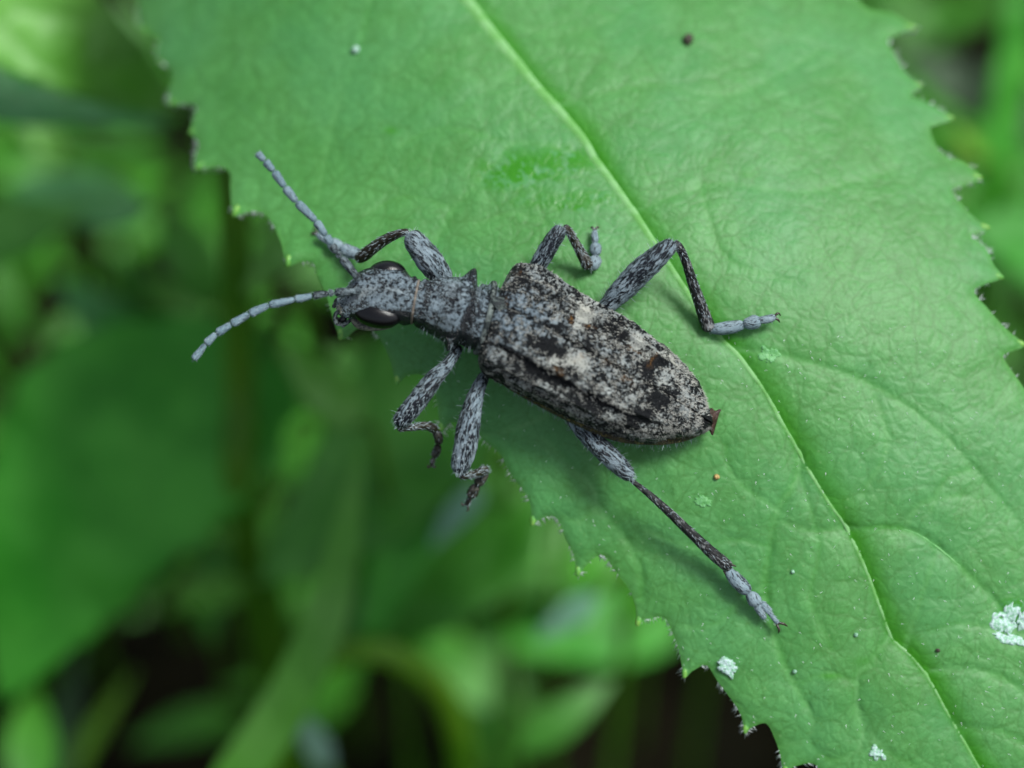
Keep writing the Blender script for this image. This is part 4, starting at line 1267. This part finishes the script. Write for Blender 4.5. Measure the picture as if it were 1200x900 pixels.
PL("undergrowth_leaf", "dark green leaf blurred under the lower leaf margin", "leaf", (800, 730, -1600), (560, 740, -1500), 170, BG['deep'], (.1, .4, 1), fold=.1)
PL("undergrowth_leaf", "small leaf coloured pale as a blurred highlight near the lower margin teeth", "leaf", (700, 700, -1000), (628, 748, -980), 46, BG['pale'], (.1, .5, 1), fold=.1, stalk=True)
PL("undergrowth_leaf", "leaf tip coloured pale bluish as a blurred highlight right of the lower middle foot", "leaf", (565, 570, -900), (505, 640, -880), 44, BG['pale'], (.1, .5, 1), fold=.1)
PL("undergrowth_leaf", "small leaf coloured pale as a blurred highlight inside the arched blade", "leaf", (385, 900, -1000), (345, 830, -980), 46, BG['pale'], (.1, .5, 1), fold=.1)
PL("undergrowth_leaf", "small bright leaf blurred above the dark gap at the lower left", "leaf", (285, 690, -1050), (200, 700, -1000), 70, BG['light'], (0, .4, 1), fold=.1)
PL("undergrowth_leaf", "small yellow green leaf tip beside the thick stem", "leaf", (265, 640, -1000), (240, 585, -950), 44, BG['light'], (0, .4, 1), fold=.1)
PL("undergrowth_leaf", "greenish blurred leaf left of the thick stem", "leaf", (230, 430, -1300), (130, 300, -1200), 120, BG['mid'], (.1, .3, 1), fold=.1)
PL("undergrowth_leaf", "bluish spot leaf above the big deep green leaf", "leaf", (160, 410, -1200), (70, 330, -1150), 90, BG['blue'], (0, .5, 1), fold=.1)
PL("undergrowth_leaf", "bluish blurred leaf at the left edge under the top leaves", "leaf", (170, 250, -1100), (10, 215, -1050), 110, BG['blue'], (0, .5, 1), fold=.1)
PL("undergrowth_leaf", "mid green blurred leaf in the left middle", "leaf", (-60, 300, -1000), (90, 240, -1000), 120, BG['mid'], (0, .4, 1), fold=.1)
PL("undergrowth_leaf", "mid green blurred leaf between the stem and the left gap", "leaf", (250, 360, -1150), (190, 230, -1100), 100, BG['mid'], (.2, .4, 1), fold=.1)
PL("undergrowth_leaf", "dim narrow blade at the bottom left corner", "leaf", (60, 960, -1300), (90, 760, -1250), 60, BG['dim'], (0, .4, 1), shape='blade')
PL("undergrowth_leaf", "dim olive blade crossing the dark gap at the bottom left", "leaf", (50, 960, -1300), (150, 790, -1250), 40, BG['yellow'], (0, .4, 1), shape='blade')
PL("undergrowth_leaf", "small round leaf blurred low between the left gap and the stem", "leaf", (235, 360, -1250), (170, 345, -1200), 60, BG['light'], (.2, .5, 1), fold=.1)
PL("undergrowth_leaf", "small bright leaf blurred under the top left leaves at the edge", "leaf", (70, 190, -1150), (20, 130, -1120), 60, BG['light'], (0, .5, 1), fold=.1)
PL("undergrowth_leaf", "olive leaf blurred beside the dark gap left of the notched margin", "leaf", (120, 260, -1300), (150, 205, -1280), 60, BG['yellow'], (0, .5, 1), fold=.1)
PL("undergrowth_leaf", "small green leaf blurred just above the big deep green leaf", "leaf", (230, 420, -1150), (110, 395, -1120), 70, BG['blue'], (0, .5, 1), fold=.1)
PL("undergrowth_leaf", "light leaf blurred just right of the thick stem under the lower feeler", "leaf", (420, 500, -820), (330, 400, -780), 90, BG['light'], (.2, .4, 1), fold=.1)
PL("undergrowth_leaf", "green blade rising at the top right corner", "leaf", (1150, 330, -1500), (1210, -80, -1300), 70, BG['deep'], (0, .3, 1), shape='blade')
PL("undergrowth_leaf", "dim leaf blurred behind the right margin teeth", "leaf", (1290, 330, -1400), (1130, 250, -1350), 170, BG['deep'], (0, .4, 1))
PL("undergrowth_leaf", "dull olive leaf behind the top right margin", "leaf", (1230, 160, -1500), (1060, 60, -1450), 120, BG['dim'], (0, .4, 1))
PL("undergrowth_leaf", "small yellow leaf tip behind the upper right tooth", "leaf", (1150, 190, -1300), (1118, 150, -1280), 30, BG['yellow'], (0, .4, 1))

# arched blade near the bottom: a stem-like blade that bends over
arc = [(318, 1010, -1500, 24), (322, 900, -1150, 22), (345, 810, -1000, 21), (395, 768, -940, 20), (450, 765, -940, 20), (505, 795, -1000, 21), (535, 850, -1100, 23), (545, 930, -1300, 24)]
arr = np.array([list(Q(*r[:3])) + [r[3]] for r in arc])
e_ = foot_of(arr[0, :3]); e2_ = foot_of(arr[-1, :3])
arr = np.vstack([[*(e_ - UPQ * 30), 18], arr, [*(e2_ - UPQ * 30), 18]])
v, f = sweep(catmull(arr, 80), 14)
ar = build("arched_stem", v, f, BG['yellow'])
tag(ar, "yellow green stem bending over in an arch near the bottom, blurred", "stem")

# ground cover: countless small leaves low over the soil
r2 = np.random.default_rng(3)
gv, gf, off = [], [], 0
for _ in range(3000):
    x = r2.uniform(-2600, 2600); y = r2.uniform(-2400, 3600)
    lvl = r2.uniform(40, 620) if r2.random() < .6 else r2.uniform(400, 1250)
    q = np.array([x, y, 0.0]); q = foot_of(q) + UPQ * lvl
    # leave the dark gaps that the photograph shows
    ppx = 600 + q[0] * D / (D - q[2]); ppy = 450 - q[1] * D / (D - q[2])
    gap = False
    for (hx, hy, hr) in ((160, 300, 45), (180, 160, 45), (215, 730, 80), (150, 850, 130), (800, 860, 190), (480, 860, 60), (1150, 60, 60), (60, 110, 30)):
        if math.hypot(ppx - hx, ppy - hy) < hr: gap = True
    if gap: continue
    Ls = r2.uniform(90, 260); ws = Ls * r2.uniform(.3, .5)
    az = r2.uniform(0, 2 * math.pi)
    # basis: world-horizontal with some tilt
    hx_ = np.array([1.0, 0, 0]); hy_ = np.array([0, CT, -ST])
    t_ = hx_ * math.cos(az) + hy_ * math.sin(az) + UPQ * r2.uniform(-.3, .7); t_ /= np.linalg.norm(t_)
    s_ = np.cross(UPQ + r2.normal(0, .25, 3), t_); s_ /= np.linalg.norm(s_)
    n_ = np.cross(t_, s_)
    vs = []
    for i in range(6):
        k = i / 5; w_ = ws * math.sin(math.pi * (0.04 + .94 * k ** .8)) / 2
        c = q + t_ * Ls * k - n_ * (Ls * .25 * k * k)
        vs += [c - s_ * w_ + n_ * w_ * .2, c, c + s_ * w_ + n_ * w_ * .2]
    gv += vs
    for i in range(5):
        for j in range(2):
            a_ = off + i * 3 + j
            gf.append((a_, a_ + 1, a_ + 4, a_ + 3))
    off += 18
gc_ = build("ground_cover", np.array(gv), np.array(gf), leaf_surface("low ground cover green", (0.030, 0.19, 0.004), (0.08, 0.36, 0.02), 0.5, 0.25, (0.05, 0.25, 0.01), size=420))
tag(gc_, kind="stuff")
